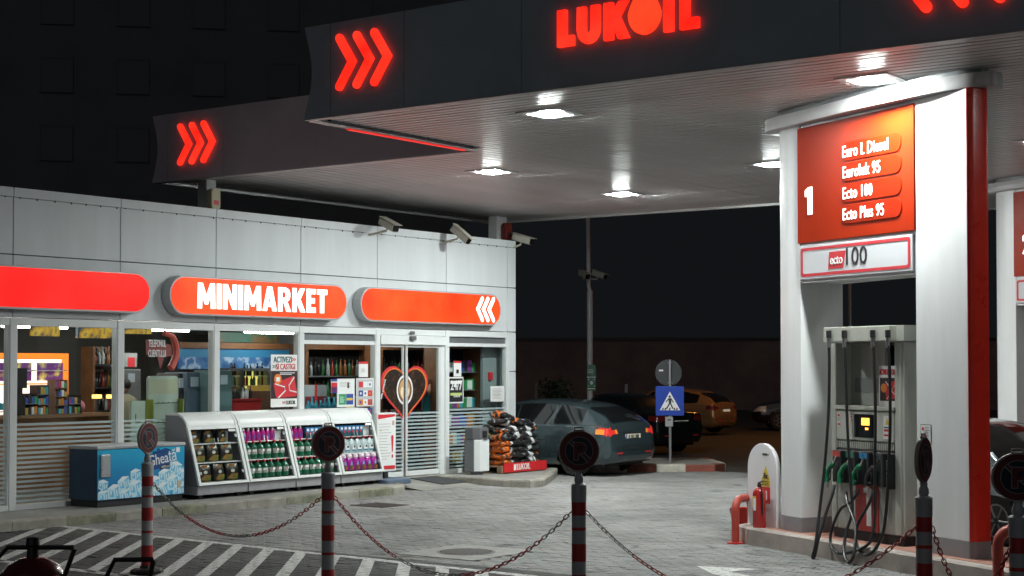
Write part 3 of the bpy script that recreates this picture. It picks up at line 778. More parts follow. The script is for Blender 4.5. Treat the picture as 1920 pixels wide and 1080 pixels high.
# ------------------------------------------------------------------ inside the shop
def inside(name, label, cat, x0, y0, x1, y1, v, z0=None, group=None):
    """a thing standing at depth v in the shop whose front is seen in this place"""
    u0, u1, a, b = S.rect(x0, y0, x1, y1, v)
    while u1 > -.32 and v > .3:
        v -= .1; u0, u1, a, b = S.rect(x0, y0, x1, y1, v)
    global TV; TV = v
    t = thing(name, label, cat, S.w((u0 + u1) / 2, v, .13 if z0 is None else z0), S.a, group)
    zb = .13 if z0 is None else z0
    return t, (u1 - u0) / 2, a - zb, b - zb
TUBE = M("tube_light", (1, 1, 1), .4, emit=(1, .97, .92), es=SHOP_L)
k = 0
for v in (1.6, 4.2):
    for u in (-14.0, -11.0, -8.2, -5.4, -2.6):
        t = thing("ceiling_tube_light", "white tube light on the shop ceiling", "ceiling light", S.w(u, v, 2.84), S.a, "tube lights on the shop ceiling")
        box("housing", -.72, .72, -.09, .09, -.03, 0, WHITE, t); box("tube", -.66, .66, -.028, .028, -.07, -.031, TUBE, t)
WOOD = M("shelf_wood", (.21, .09, .035), .5, var=.25, vs=5); WOODD = M("dark_wood", (.09, .04, .02), .5, var=.25, vs=5)
DISP = M("display_black", (.02, .02, .022), .4); TEALC = M("teal_cabinet", (.10, .17, .18), .5, var=.1, vs=3); BLUEC = M("blue_grey_cabinet", (.10, .14, .19), .4, var=.1, vs=4)
GLOWY = M("lit_cooler_back", (.8, .75, .3), .5, emit=(1, .85, .22), es=.9); GLOWW = M("lit_shelf_back", (.9, .85, .8), .5, emit=(1, .88, .75), es=1.3); GLOWO = lit("lit_orange_edge", (1, .22, .02), 1.5)
PACK = [M("pack_" + n, c, .5) for n, c in (("red", (.5, .04, .03)), ("blue", (.04, .10, .45)), ("white", (.7, .7, .68)), ("gold", (.5, .33, .06)), ("green", (.05, .3, .1)), ("dark", (.04, .03, .035)), ("purple", (.25, .05, .3)), ("cyan", (.06, .4, .5)), ("orange", (.65, .2, .03)))]
BOTM = [M("bottle_" + n, c, .15) for n, c in (("amber", (.25, .09, .02)), ("dark", (.02, .02, .02)), ("green", (.03, .14, .05)), ("clear", (.45, .5, .5)), ("red", (.3, .03, .02)))]
botmesh = []
for mt in BOTM:
    m = MB(); m.lathe([(.034, 0), (.036, .01), (.036, .17), (.014, .22), (.013, .27), (.016, .272), (.016, .29)], seg=8); botmesh.append(m.mesh("bottle", mt, True))
boxmesh = []
for mt in PACK:
    m = MB(); m.box(-.05, .05, -.04, .04, 0, .14); boxmesh.append(m.mesh("carton", mt))
def stock(kind, label, group, u0, u1, v, z, n, wt=None, sc_=1.0):
    for k in range(n):
        me = RND.choice(wt or (botmesh if kind == "bottle" else boxmesh))
        o = obj(kind, me); o.location = S.w(u0 + (u1 - u0) * (k + .5) / n, v + RND.uniform(-.02, .02), z)
        o.rotation_euler = (0, 0, S.a + RND.uniform(-.15, .15)); s = sc_ * RND.uniform(.85, 1.12); o.scale = (sc_, sc_, s)
        tag(o, me.materials[0].name.split("_")[1] + " " + label, "bottle" if kind == "bottle" else "goods", group)

# tobacco cabinet with glowing orange surround
t, w, z0, z1 = inside("tobacco_cabinet", "glowing orange framed cigarette cabinet behind the shop counter", "cabinet", -70, 662, 126, 790, 3.6)
z0 = .9
box("carcass", -w, w, .05, .35, z0, z1, DISP, t)
m = MB(); m.box(-w, w, -.03, .05, z1 - .09, z1); m.box(w - .09, w, -.03, .05, z0, z1 - .09); m.box(-w, -w + .09, -.03, .05, z0, z1 - .09); m.build("lit_edge", GLOWO, t)
box("lit_back", -w + .1, w - .1, .03, .045, z0, z1 - .1, GLOWW, t)
for k, zz in enumerate((.28, .50, .95)):
    box("shelf", -w + .1, w - .1, -.12, .03, z1 - zz - .02, z1 - zz, GLOWO if k == 1 else WHITE, t)
pn = S.on(108, 687, 3.5)[0] - (S.loc(t.location)[0])
ad = noisecols("tobacco_advert", [(0, (.05, .01, .08)), (.5, (.12, .03, .18)), (.62, (.55, .5, .1)), (.7, (.7, .7, .75)), (1, (.2, .1, .4))], 5, .5, .6)
for q in range(3): box("advert", pn - .33 - q * .75, pn + .30 - q * .75, .0, .02, z1 - .46, z1 - .16, ad, t)
cu = S.loc(t.location)[0]
for zz in (.93, 1.20): stock("carton", "cigarette carton on the lit shelves of the orange cabinet", "cartons in the orange cabinet", cu - w + .2, cu + w - .15, TV - .08, .13 + z1 - zz - (.0), 26, sc_=.8)
# counter
t, w, z0, z1 = inside("shop_counter", "long brown shop counter behind the left hand windows", "counter", -90, 778, 222, 880, 2.6)
box("front", -w, w, 0, .55, 0, z1 - .05, WOOD, t); box("top", -w - .03, w + .03, -.05, .6, z1 - .05, z1, M("counter_top", (.28, .16, .09), .35), t)
cu = S.loc(t.location)[0]; ct = .13 + z1
for (x0, y0, x1, y1, lab, cs) in ((46, 738, 72, 776, "grey display of small goods on the counter before the cabinet", 7), (70, 722, 92, 776, "green display rack of sweets in the middle of the counter", 4), (103, 712, 127, 776, "wooden tiered display rack of snacks on the counter", 8), (128, 740, 152, 776, "blue display tray at the right end of the counter", 1)):
    t, w, a, b = inside("display_rack", lab, "rack", x0, y0, x1, y1, 2.55, ct)
    m = MB(); m.box(-w, -w + .015, 0, .2, 0, b); m.box(w - .015, w, 0, .2, 0, b); m.box(-w, w, .19, .2, 0, b)
    m.build("frame", WOOD if cs == 8 else DISP, t)
    n = max(2, int(b / .13))
    for q in range(n):
        s_ = box("shelf", -w + .016, w - .016, -.01, .19, q * b / n, q * b / n + .012, WOOD if cs == 8 else GREY, t)
        for r_ in range(4): box("goods_row", -w + .02 + r_ * (2 * w - .03) / 4, -w + .012 + (r_ + 1) * (2 * w - .03) / 4, 0, .15, q * b / n + .013, q * b / n + .013 + b / n * RND.uniform(.5, .8), RND.choice(PACK), s_)
t, w, a, b = inside("pink_bag", "small pink bag lying at the right end of the counter", "bag", 150, 757, 164, 778, 2.6, ct)
MB().ball((0, .1, .11), w, .1, .11).build("body", M("pink_bag", (.5, .16, .22), .6), t, True); 
t, w, a, b = inside("till_screen", "black till screen seen from behind at the left of the counter", "screen", 29, 690, 51, 728, 2.5, ct)
box("screen", -w, w, 0, .05, a, b, DISP, t); box("stand", -.04, .04, .02, .1, 0, a + .05, DISP, t)
# lit menu boards along the ceiling
FOOD = noisecols("menu_food_print", [(0, (.02, .05, .07)), (.46, (.03, .07, .09)), (.52, (.55, .30, .03)), (.6, (.75, .5, .05)), (.68, (.03, .07, .09)), (1, (.35, .1, .05))], 3.2, .5, .35)
for (x0, y0, x1, y1, lab) in ((60, 612, 112, 630, "dim menu board with food photographs, leftmost under the shop ceiling"), (146, 608, 210, 634, "menu board with yellow pastries under the shop ceiling"), (228, 610, 285, 626, "menu board with a sandwich photograph above the telephone sticker")):
    t, w, a, b = inside("menu_board", lab, "menu board", x0, y0, x1, y1, 3.4, 2.0)
    box("panel", -w, w, 0, .06, a, b, FOOD, t)
# dark coffee corner behind the second window
t, w, z0, z1 = inside("drinks_shelf", "dark wall shelf with cups and bottles behind the second window", "shelf unit", 178, 650, 226, 790, 4.6)
box("back", -w, w, .3, .34, 0, z1, WOODD, t); box("side_panel", -w - .05, -w, 0, .34, 0, z1, WOOD, t)
cu = S.loc(t.location)[0]
for q in range(5):
    z = z1 - .35 - q * .42
    box("shelf", -w, w, 0, .3, z, z + .03, DISP, t)
    stock("bottle" if q < 3 else "carton", "bottle or cup on the dark shelf behind the second window", "goods on the dark shelf", cu - w + .05, cu + w - .05, TV + .12, .13 + z + .03, 8)
for (x, lab) in ((186, "left"), (213, "right")):
    t, w, a, b = inside("warm_lamp", lab + " one of two small warm lamps low behind the second window", "lamp", x - 5, 740, x + 5, 747, 2.9, 1.3)
    box("shade", -w, w, 0, .12, a, b, M("warm_lamp", (1, .7, .3), .5, emit=(1, .62, .12), es=2.5), t); box("base", -.02, .02, .04, .08, a - .25, a, DISP, t)
# tall fridge, cabinets
for (x0, y0, x1, y1, v, mt, lab) in ((229, 692, 264, 860, 4.4, GREY, "grey upright fridge behind the clerk"), (334, 700, 352, 860, 1.7, DISP, "black upright cabinet beside the blue grey one"),
                                     (350, 698, 381, 860, 1.6, BLUEC, "blue grey upright cabinet with a small white screen"), (405, 694, 435, 860, 1.2, TEALC, "plain teal upright cabinet behind the ACTIVEZI poster window")):
    t, w, a, b = inside("upright_cabinet", lab, "cabinet", x0, y0, x1, y1, v)
    box("body", -w, w, 0, .55, 0, b, mt, t, bevel=.015); box("door", -w + .02, w - .02, -.02, -.001, .1, b - .28, mt, t, bevel=.006); box("screen", -.1, .06, -.018, -.001, b - .24, b - .08, M("screen_white", (.5, .55, .6), .3, emit=(.6, .75, .9), es=.35 if mt is BLUEC else .05), t)
t, w, z0, z1 = inside("wall_notice", "red picture hanging above the grey fridge", "picture", 228, 662, 257, 688, 4.7, 1.2)
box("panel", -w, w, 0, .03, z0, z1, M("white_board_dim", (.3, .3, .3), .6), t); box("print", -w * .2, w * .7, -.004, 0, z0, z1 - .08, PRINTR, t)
# pale hook stand in the window
STAND = M("pale_green_stand", (.50, .56, .48), .6, var=.08, vs=3)
t, w, z0, z1 = inside("hook_stand", "pale green cardboard stand with rows of hooks in the third window", "display stand", 278, 705, 334, 870, .5)
m = MB(); m.prism(rrect(-w, w, 0, z1, .06), 0, .05); m.build("back", STAND, t)
box("header", -w + .01, w - .01, -.005, -.001, z1 - .28, z1 - .05, M("stand_header", (.52, .50, .36), .6), t)
for q in (-1, 1): box("side_panel", q * w - .012, q * w + .012, -.12, .05, 0, z1 - .36, M("lime_card", (.30, .36, .05), .6), t)
for r_ in range(3):
    for c_ in range(5):
        m = MB(); x = -w + .1 + c_ * (2 * w - .2) / 4; z = z1 - .42 - r_ * .30; m.tube([(x, 0, z), (x, -.10, z), (x, -.12, z + .02)], .006, 5); m.build("hook", DARK, t)
t, w, z0, z1 = inside("small_panel", "short pale card panel left of the hook stand", "display stand", 246, 752, 272, 870, .45)
box("panel", -w, w, 0, .04, 0, z1, STAND, t); m = MB(); m.tube([(-.05, -.004, z1 - .2), (-.05, -.004, z1 - .32), (.05, -.004, z1 - .32)], .006, 5); m.build("hook", DARK, t)
# clerk with the back to the window
def skin_body(name, verts, edges, radii, mat, parent, sub=2):
    me = bpy.data.meshes.new(name); me.from_pydata(verts, edges, []); me.materials.append(mat)
    o = obj(name, me, parent); sk = o.modifiers.new("skin", 'SKIN'); o.modifiers.new("sub", 'SUBSURF').levels = sub; o.modifiers["sub"].render_levels = sub
    for v, r in zip(o.data.skin_vertices[0].data, radii): v.radius = r if isinstance(r, tuple) else (r, r)
    o.data.skin_vertices[0].data[0].use_root = True
    for p in o.data.polygons: p.use_smooth = True
    return o
u, _, _ = S.on(235, 760, 2.0)
per = thing("person", "dark haired person in a beige shirt inside the shop, back to the window", "person", S.w(u, 2.0, .13), S.a)
V = [(0, 0, .98), (0, -.01, 1.15), (0, 0, 1.32), (0, 0, 1.45), (0, .02, 1.53), (.19, 0, 1.41), (.26, .02, 1.12), (.20, .20, .98), (-.19, 0, 1.41), (-.26, .02, 1.12), (-.2, .2, .98), (.10, 0, .90), (.11, 0, .5), (.11, 0, .08), (-.10, 0, .9), (-.11, 0, .5), (-.11, 0, .08), (.11, .12, .04), (-.11, .12, .04)]
Ed = [(0, 1), (1, 2), (2, 3), (3, 4), (3, 5), (5, 6), (6, 7), (3, 8), (8, 9), (9, 10), (0, 11), (11, 12), (12, 13), (0, 14), (14, 15), (15, 16), (13, 17), (16, 18)]
Ra = [.15, .14, .17, .11, .06, .07, .05, .035, .07, .05, .035, .09, .065, .045, .09, .065, .045, .04, .04]
skin_body("body", V, Ed, Ra, M("beige_shirt", (.30, .26, .17), .8), per)
MB().ball((0, .02, 1.65), .075, .095, .115).build("head", M("skin", (.38, .2, .13), .55), per, True)
MB().ball((0, .0, 1.69), .083, .10, .10).build("hair", M("dark_hair", (.012, .01, .009), .6), per, True)
# mountain panorama and lit coolers
MTN = noisecols("mountain_print", [(0, (.015, .05, .15)), (.40, (.02, .08, .24)), (.5, (.06, .16, .35)), (.56, (.35, .45, .58)), (.62, (.04, .12, .3)), (1, (.02, .16, .32))], 2.6, .5, .22, detail=8, stretch=(1, 1, 1.3))
t, w, z0, z1 = inside("mountain_mural", "long blue snowy mountain mural above the lit coolers", "mural", 336, 655, 562, 692, 4.9, 1.3)
box("panel", -w, w, 0, .05, z0, z1, MTN, t); box("sky_band", -w, w, -.003, -.001, z1 - .16, z1 - .005, M("mural_sky", (.03, .18, .34), .5, emit=(.03, .18, .34), es=.2), t)
t, w, z0, z1 = inside("wooden_beam", "brown wooden beam above the mountain mural", "beam", 336, 643, 562, 654, 4.85, 1.6); box("beam", -w, w, 0, .15, z0, z1, WOOD, t)
t, w, z0, z1 = inside("picture_band", "dark green and brown picture band above the wooden beam", "panel", 400, 624, 520, 642, 4.9, 1.6); box("panel", -w, w, 0, .05, z0, z1, noisecols("dim_produce_print", [(0, (.01, .06, .04)), (.5, (.02, .09, .06)), (.62, (.16, .09, .03)), (1, (.1, .05, .02))], 2.5), t)
for (x0, x1, lab) in ((434, 452, "narrow yellow lit cooler with orange drinks"), (457, 503, "wide yellow lit cooler with rows of drinks")):
    t, w, z0, z1 = inside("drinks_cooler", lab, "cooler", x0, 696, x1, 745, 4.4)
    box("lit_back", -w, w, .3, .33, z0, z1, GLOWY, t); cu = S.loc(t.location)[0]
    m = MB(); m.box(-w - .06, -w, 0, .3, 0, z1 + .06); m.box(w, w + .06, 0, .3, 0, z1 + .06); m.box(-w, w, 0, .3, z1, z1 + .06); m.box(-w, w, 0, .3, 0, z0); m.build("body", GREY, t)
    for q in range(3):
        z = z0 + .02 + q * (z1 - z0) / 2.6; box("shelf", -w, w, .02, .3, z, z + .012, WHITE, t)
        stock("bottle", "drink bottle in a yellow lit cooler", "drinks in the lit coolers", cu - w + .04, cu + w - .04, TV + .1, .13 + z + .012, max(3, int(w * 20)), sc_=.8)
    box("glass_door", -w, w, -.012, -.004, z0, z1, CABGLASS, t)
t, w, z0, z1 = inside("red_chest", "red chest with a row of bottles on top, behind the poster window", "chest", 437, 751, 490, 830, 2.2)
box("body", -w, w, 0, .5, 0, z1, M("red_chest", (.38, .02, .02), .4), t, bevel=.02); box("lid", -w - .015, w + .015, -.02, .52, z1, z1 + .03, M("red_chest_lid", (.30, .02, .02), .4), t)
cu = S.loc(t.location)[0]; stock("bottle", "bottle standing on the red chest", "bottles on the red chest", cu - w + .05, cu + w - .05, TV + .2, .13 + z1 + .03, 9, [botmesh[1], botmesh[1], botmesh[3]], .72)
t, w, z0, z1 = inside("low_display", "dark low display of goods right of the red chest", "display stand", 489, 733, 510, 830, 2.3); box("body", -w, w, 0, .4, 0, z1, WOODD, t); box("goods_row", -w, w, .05, .35, z1, z1 + .1, PACK[3], t)
# wooden framed shelves behind the door side windows
def wood_shelf(lab, x0, x1, ytop, v, n, seed, kinds, sc_=1.0, glabel="", grp=""):
    t, w, z0, z1 = inside("wooden_shelf", lab, "shelf unit", x0, ytop, x1, 880, v)
    m = MB(); m.box(-w, -w + .09, 0, .4, 0, z1); m.box(w - .09, w, 0, .4, 0, z1); m.box(-w + .09, w - .09, 0, .4, z1 - .11, z1); m.build("frame", WOOD, t)
    box("back", -w, w, .4, .42, 0, z1, DISP, t); cu = S.loc(t.location)[0]
    for q in range(n):
        z = .12 + q * (z1 - .35) / n; box("shelf", -w + .09, w - .09, .03, .4, z, z + .025, GREY, t)
        stock(kinds[q % len(kinds)], glabel + ", " + (["lowest", "second lowest", "middle", "second highest", "topmost"] if n == 5 else ["lowest", "second lowest", "third lowest", "third highest", "second highest", "topmost"])[q] + " board", grp, cu - w + .12, cu + w - .12, TV + .15, .13 + z + .025, int(2 * w / .13), sc_=sc_)
wood_shelf("wooden shelf of bottles in the window left of the door", 572, 706, 645, 2.6, 5, 1, ["bottle", "bottle"], 1.1, "bottle on the wooden shelf left of the sliding door", "bottles on the wooden shelf")
wood_shelf("wooden shelf of coloured packets behind the sliding door", 712, 812, 646, 3.0, 5, 2, ["carton", "bottle", "carton"], 1.25, "packet on the shelf behind the sliding door", "packets behind the sliding door")
wood_shelf("wooden shelf of bright bags behind the 24/7 window", 826, 904, 643, 2.2, 6, 3, ["carton"], 1.4, "packet on the shelf behind the 24/7 window", "packets behind the 24/7 window")
t, w, z0, z1 = inside("gift_stand", "low white stand with a red ribbon in the window left of the door", "display stand", 572, 722, 612, 840, .9)
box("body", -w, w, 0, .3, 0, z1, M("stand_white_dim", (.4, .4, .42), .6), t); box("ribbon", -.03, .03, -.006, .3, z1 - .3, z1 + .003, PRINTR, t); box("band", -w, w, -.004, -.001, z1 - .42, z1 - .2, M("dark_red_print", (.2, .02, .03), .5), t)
cu = S.on(605, 760, .55)[0]; zz = S.on(605, 772, .55)[2]
stock("bottle", "water bottle in the window left of the door", "blue bottles in the window", cu - .38, cu + .38, .6, zz - .1, 7, [(lambda m: (m.lathe([(.04, 0), (.042, .01), (.042, .17), (.016, .23), (.016, .28)], seg=10), m.mesh("bottle", M("bottle_blue", (.05, .3, .42), .15), True))[1])(MB())], 1.15)
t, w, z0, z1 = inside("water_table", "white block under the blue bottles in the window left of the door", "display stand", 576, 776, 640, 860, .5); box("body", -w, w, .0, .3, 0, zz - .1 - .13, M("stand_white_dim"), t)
# advertising board of a woman drinking coffee
t, w, z0, z1 = inside("advert_board", "board with a picture of a woman in a teal top, behind the sliding door", "advert", 792, 711, 823, 766, .75, 1.0)
box("board", -w, w, 0, .03, z0 - .2, z1, M("advert_back", (.03, .05, .06), .5), t)
zm = (z0 + z1) / 2
for nm, pl, mt, y in (("print", [(-w, z0 - .1), (w * .95, z0 - .1), (w * .85, zm + .02), (.05, zm + .1), (-w * .5, zm - .05)], PTEAL, -.003), ("print", ellipse(.02, z1 - .17, .13, .17), M("hair_print", (.04, .02, .012), .5), -.004), ("print", ellipse(-.03, z1 - .20, .08, .11), PSKIN, -.005)):
    m = MB(); m.prism(pl, y - .0006, y); m.build(nm, mt, t)
t, w, z0, z1 = inside("white_panel", "pale inner wall panel with a red alarm box near the shop corner", "wall panel", 905, 640, 943, 760, 1.6)
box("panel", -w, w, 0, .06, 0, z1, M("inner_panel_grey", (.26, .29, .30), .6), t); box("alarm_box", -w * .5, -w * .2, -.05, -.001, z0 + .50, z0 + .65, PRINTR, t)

# ------------------------------------------------------------------ canopy
can = thing("canopy", "large grey staggered filling station canopy with ribbed white soffit", "canopy", CA.w(0, 0, 0), CA.a)
SOFM = M("soffit_panel_paint", (.60, .59, .59), .36, metal=.12, var=.10, vs=1.2)
FASM = M("fascia_grey", (.31, .36, .40), .55, var=.1, vs=1.2, bump=.05, bs=150)
FASM2 = M("fascia_grey_rear", (.40, .365, .39), .55, var=.1, vs=1.2, bump=.05, bs=150)
TRIM = M("soffit_trim", (.42, .42, .42), .4, metal=.3)
VB, VF, VF2, UL, UR = 3.36, 12.38, 15.55, -6.52, 14.0
def slat_mesh(L):
    p = .30; z = 0
    prof = [(.0, .03), (.009, .03), (.015, 0), (.126, 0), (.134, .024), (.160, .024), (.168, 0), (.277, 0), (.285, .03), (.30, .03), (.30, .034), (.0, .034)]
    m = MB(); A = [m.bm.verts.new((0, y, SOF + zz)) for y, zz in prof]; B = [m.bm.verts.new((L, y, SOF + zz)) for y, zz in prof]
    n = len(prof)
    for i in range(n): m.bm.faces.new((A[i], B[i], B[(i + 1) % n], A[(i + 1) % n]))
    m.bm.faces.new(A[::-1]); m.bm.faces.new(B)
    return m.mesh("soffit_panel", SOFM)
def slats(u0, u1, v0, v1):
    me = slat_mesh(u1 - u0)
    for k in range(int(round((v1 - v0) / .3))):
        o = obj("soffit_panel", me, can); o.location = (u0, v0 + k * .3, RND.uniform(-.0008, .0008)); o.rotation_euler = (RND.uniform(-.001, .001), 0, 0)
slats(.10, UR, .06, 3.36); slats(UL + .06, .30, 3.36, 12.36); slats(.31, UR, 3.36, 12.36); slats(1.3, UR, 12.40, 15.5)
m = MB(); m.box(0, UR, .02, 3.36, SOF + .06, SOF + .12); m.box(UL, UR, 3.361, VF, SOF + .06, SOF + .12); m.box(1.3, UR, VF + .001, VF2, SOF + .06, SOF + .12); m.build("roof_deck", DARK, can)
def fascia(u0, u1, v, seams, z0=5.07, z1=6.36, scallop=True, mat=FASM, top=None):
    us = [u0] + seams + [u1]
    for i, (a, b) in enumerate(zip(us, us[1:])):
        if i == 0 and scallop:
            n = 10; pl = [(a + .12 * math.sin(PI * k / n) ** 1.2, z0 + (z1 - z0) * k / n) for k in range(n + 1)] + [(b - .004, z1), (b - .004, z0)]
        else: pl = [(a + .004, z0), (a + .004, z1), (b - .004, z1), (b - .004, z0)]
        m = MB(); m.prism(pl, v - .06, v); m.build("fascia_panel", mat, can)
fascia(0, UR, 0, [.42, 1.55, 3.2, 6.9, 8.9, 11], z1=6.17)
fascia(UL, -.02, VB, [UL + .36, UL + 1.62], z1=6.14, mat=FASM2)
m = MB(); m.box(UL + .14, -.02, VB + .0, VB + .05, 5.145, 6.0); m.box(.14, UR, .0, .05, 5.145, 6.0); m.build("fascia_backing", DARK, can)
m = MB(); m.box(.0, UR, -.062, .06, 5.055, 5.068); m.box(UL, 0, VB - .062, VB + .06, 5.055, 5.068); m.box(UL, 1.3, VF - .02, VF + .05, 5.06, 5.13); m.box(1.3, UR, VF2 - .05, VF2 + .05, 5.06, 5.13); m.box(UL - .02, UL + .06, VB, VF, 5.06, 5.13)
m.build("edge_trim", TRIM, can)
m = MB(); m.box(.13, .16, .06, VB - .06, 5.145, 6.1); m.box(UL + .13, UL + .16, VB + .06, VF, 5.145, 6.1); m.box(1.26, 1.3, VF, VF2, 5.07, 6.1); m.box(UL, 1.3, VF + .05, VF + .1, 5.07, 6.1); m.build("side_fascia", FASM, can)
box("edge_trim", -.05, .05, 0.06, VB - .07, 5.055, 5.068, TRIM, can); box("shadow_gap", .05, .098, .3, VB - .2, 5.085, 5.11, DARK, can)
box("red_glow_strip", -.055, -.005, .75, VB - .25, 5.04, 5.056, lit("red_edge_glow", (1, .02, .015), .75), can)  # thin red edge strip, a weak glow put into its colour
def chevrons(label, u0, u1, v, zb, zt, right=True, grp=None):
    t = thing("chevron_sign", label, "sign", CA.w((u0 + u1) / 2, v, 0), CA.a)
    w = (u1 - u0); st = .104; pitch = (w - .34) / 2
    for k in range(3):
        x = -w / 2 + k * pitch + .06; s = 1 if right else -1
        a, b = (x, x + .20) if right else (x + .20, x)
        m = MB(); m.prism(stroke([(a, zt - st / 2), (b, (zb + zt) / 2 - .01), (a, zb + st / 2)], st), -.115, -.062)
        m.build("chevron", LITRED, t, bevel=.012)
    return t
chevrons("three lit red chevrons on the front edge of the canopy, left of the big letters", .53, 1.41, 0, 5.345, 6.02)
chevrons("three smaller lit red chevrons on the set back canopy edge above the shop", -5.90, -5.03, VB, 5.29, 5.96)
chevrons("three lit red chevrons cut off by the top right corner of the photo", 7.50, 8.52, 0, 5.325, 5.99, right=False)
# big letters
t = thing("lit_letters", "lit red capital letters reading LUKOIL with a drop for the O", "sign", CA.w(3.69, 0, 5.485), CA.a)
LH = .395
def letter(polys, mat=LITRED, y0=-.115):
    for p in polys:
        xc = (min(q[0] for q in p) + max(q[0] for q in p)) / 2; p = [(xc + (x - xc) * .93, z) for x, z in p]
        m = MB(); m.prism(p, y0, -.062); m.build("letter", mat, t, bevel=.008)
letter([[(0, 0), (.225, 0), (.225, .115), (.125, .115), (.125, LH), (0, LH)]])
uo, uw, us = .25, .30, .115
letter([[(uo, LH), (uo, .15)] + [(uo + uw / 2 + uw / 2 * math.cos(a), .15 + .155 * math.sin(a)) for a in [PI + PI * k / 10 for k in range(11)]] + [(uo + uw, LH), (uo + uw - us, LH), (uo + uw - us, .15)] + [(uo + uw / 2 + (uw / 2 - us) * math.cos(a), .15 + .04 * math.sin(a)) for a in [-PI * k / 6 for k in range(1, 6)]] + [(uo + us, .15), (uo + us, LH)]])
ko = .58
letter([[(ko, 0), (ko + .12, 0), (ko + .12, .15), (ko + .19, 0), (ko + .335, 0), (ko + .21, .235), (ko + .325, LH), (ko + .195, LH), (ko + .12, .29), (ko + .12, LH), (ko, LH)]])
do = 1.085; n = 28
drop = []
for k in range(n):
    a = 2 * PI * k / n - PI / 2; q = math.sin(a); x = math.cos(a) * .20; z = .225 + q * .215
    if q > 0: x *= (1 - q) ** .40 if q < 1 else 0; z = .225 + q * .30
    drop.append((do + x, z))
letter([drop], lit("lit_drop_red", (1.0, .040, .012), RED_L * 1.05, .3, 2), -.13)
letter([[(1.305, 0), (1.425, 0), (1.425, LH), (1.305, LH)]])
letter([[(1.49, 0), (1.725, 0), (1.725, .115), (1.61, .115), (1.61, LH), (1.49, LH)]])
# recessed lamps: a dropped glass lens in a square steel housing
LAMP_F = (.95, .95, 2.25, .80, 1.3, .2, .2, .2)
LENS = M("lamp_lens", (1, 1, 1), .3, emit=(.93, 1.0, .97), es=LAMP_L * LAMP_F[0])
lab = {0: "recessed canopy lamp near the front edge, below the red letters", 1: "recessed canopy lamp left of the pair deep under the canopy", 2: "recessed canopy lamp right of the pair deep under the canopy", 3: "recessed canopy lamp half hidden by the pump column", 4: "recessed canopy lamp right above the pump column cap", 5: "recessed canopy lamp hidden behind the pump column", 6: "recessed canopy lamp beyond the right edge of the photo", 7: "recessed canopy lamp beyond the right edge of the photo"}
lp = None
for k, (u, v) in enumerate(((2.53, 1.46), (-1.36, 5.52), (-1.42, 9.35), (2.52, 7.24), (6.5, 1.62), (6.5, 7.2), (10.4, 1.6), (10.4, 7.2))):
    if lp is None:
        lp = thing("canopy_lamp", lab[k], "lamp", CA.w(u, v, SOF), CA.a, "lamps under the canopy")
        m = MB(); m.box(-.30, .30, -.30, -.20, -.016, .0); m.box(-.30, .30, .20, .30, -.016, 0); m.box(-.30, -.20, -.20, .20, -.016, 0); m.box(.20, .30, -.20, .20, -.016, 0); m.build("housing", M("lamp_housing", (.5, .5, .5), .35, metal=.6), lp)
        m = MB(); m.lathe([(.155, -.003), (.154, -.022), (.13, -.032), (.08, -.037), (.01, -.038)], seg=20); ln_ = m.build("lens", LENS, lp)
    else:
        c = copy_tree(lp); c.location = CA.w(u, v, SOF); c["label"] = lab[k]
        lens = [q for q in c.children if q.name.startswith("lens")][0]; lens.data = lens.data.copy()
        lens.data.materials[0] = M("lamp_lens_%d" % k, (1, 1, 1), .3, emit=(.93, 1.0, .97), es=LAMP_L * LAMP_F[k])

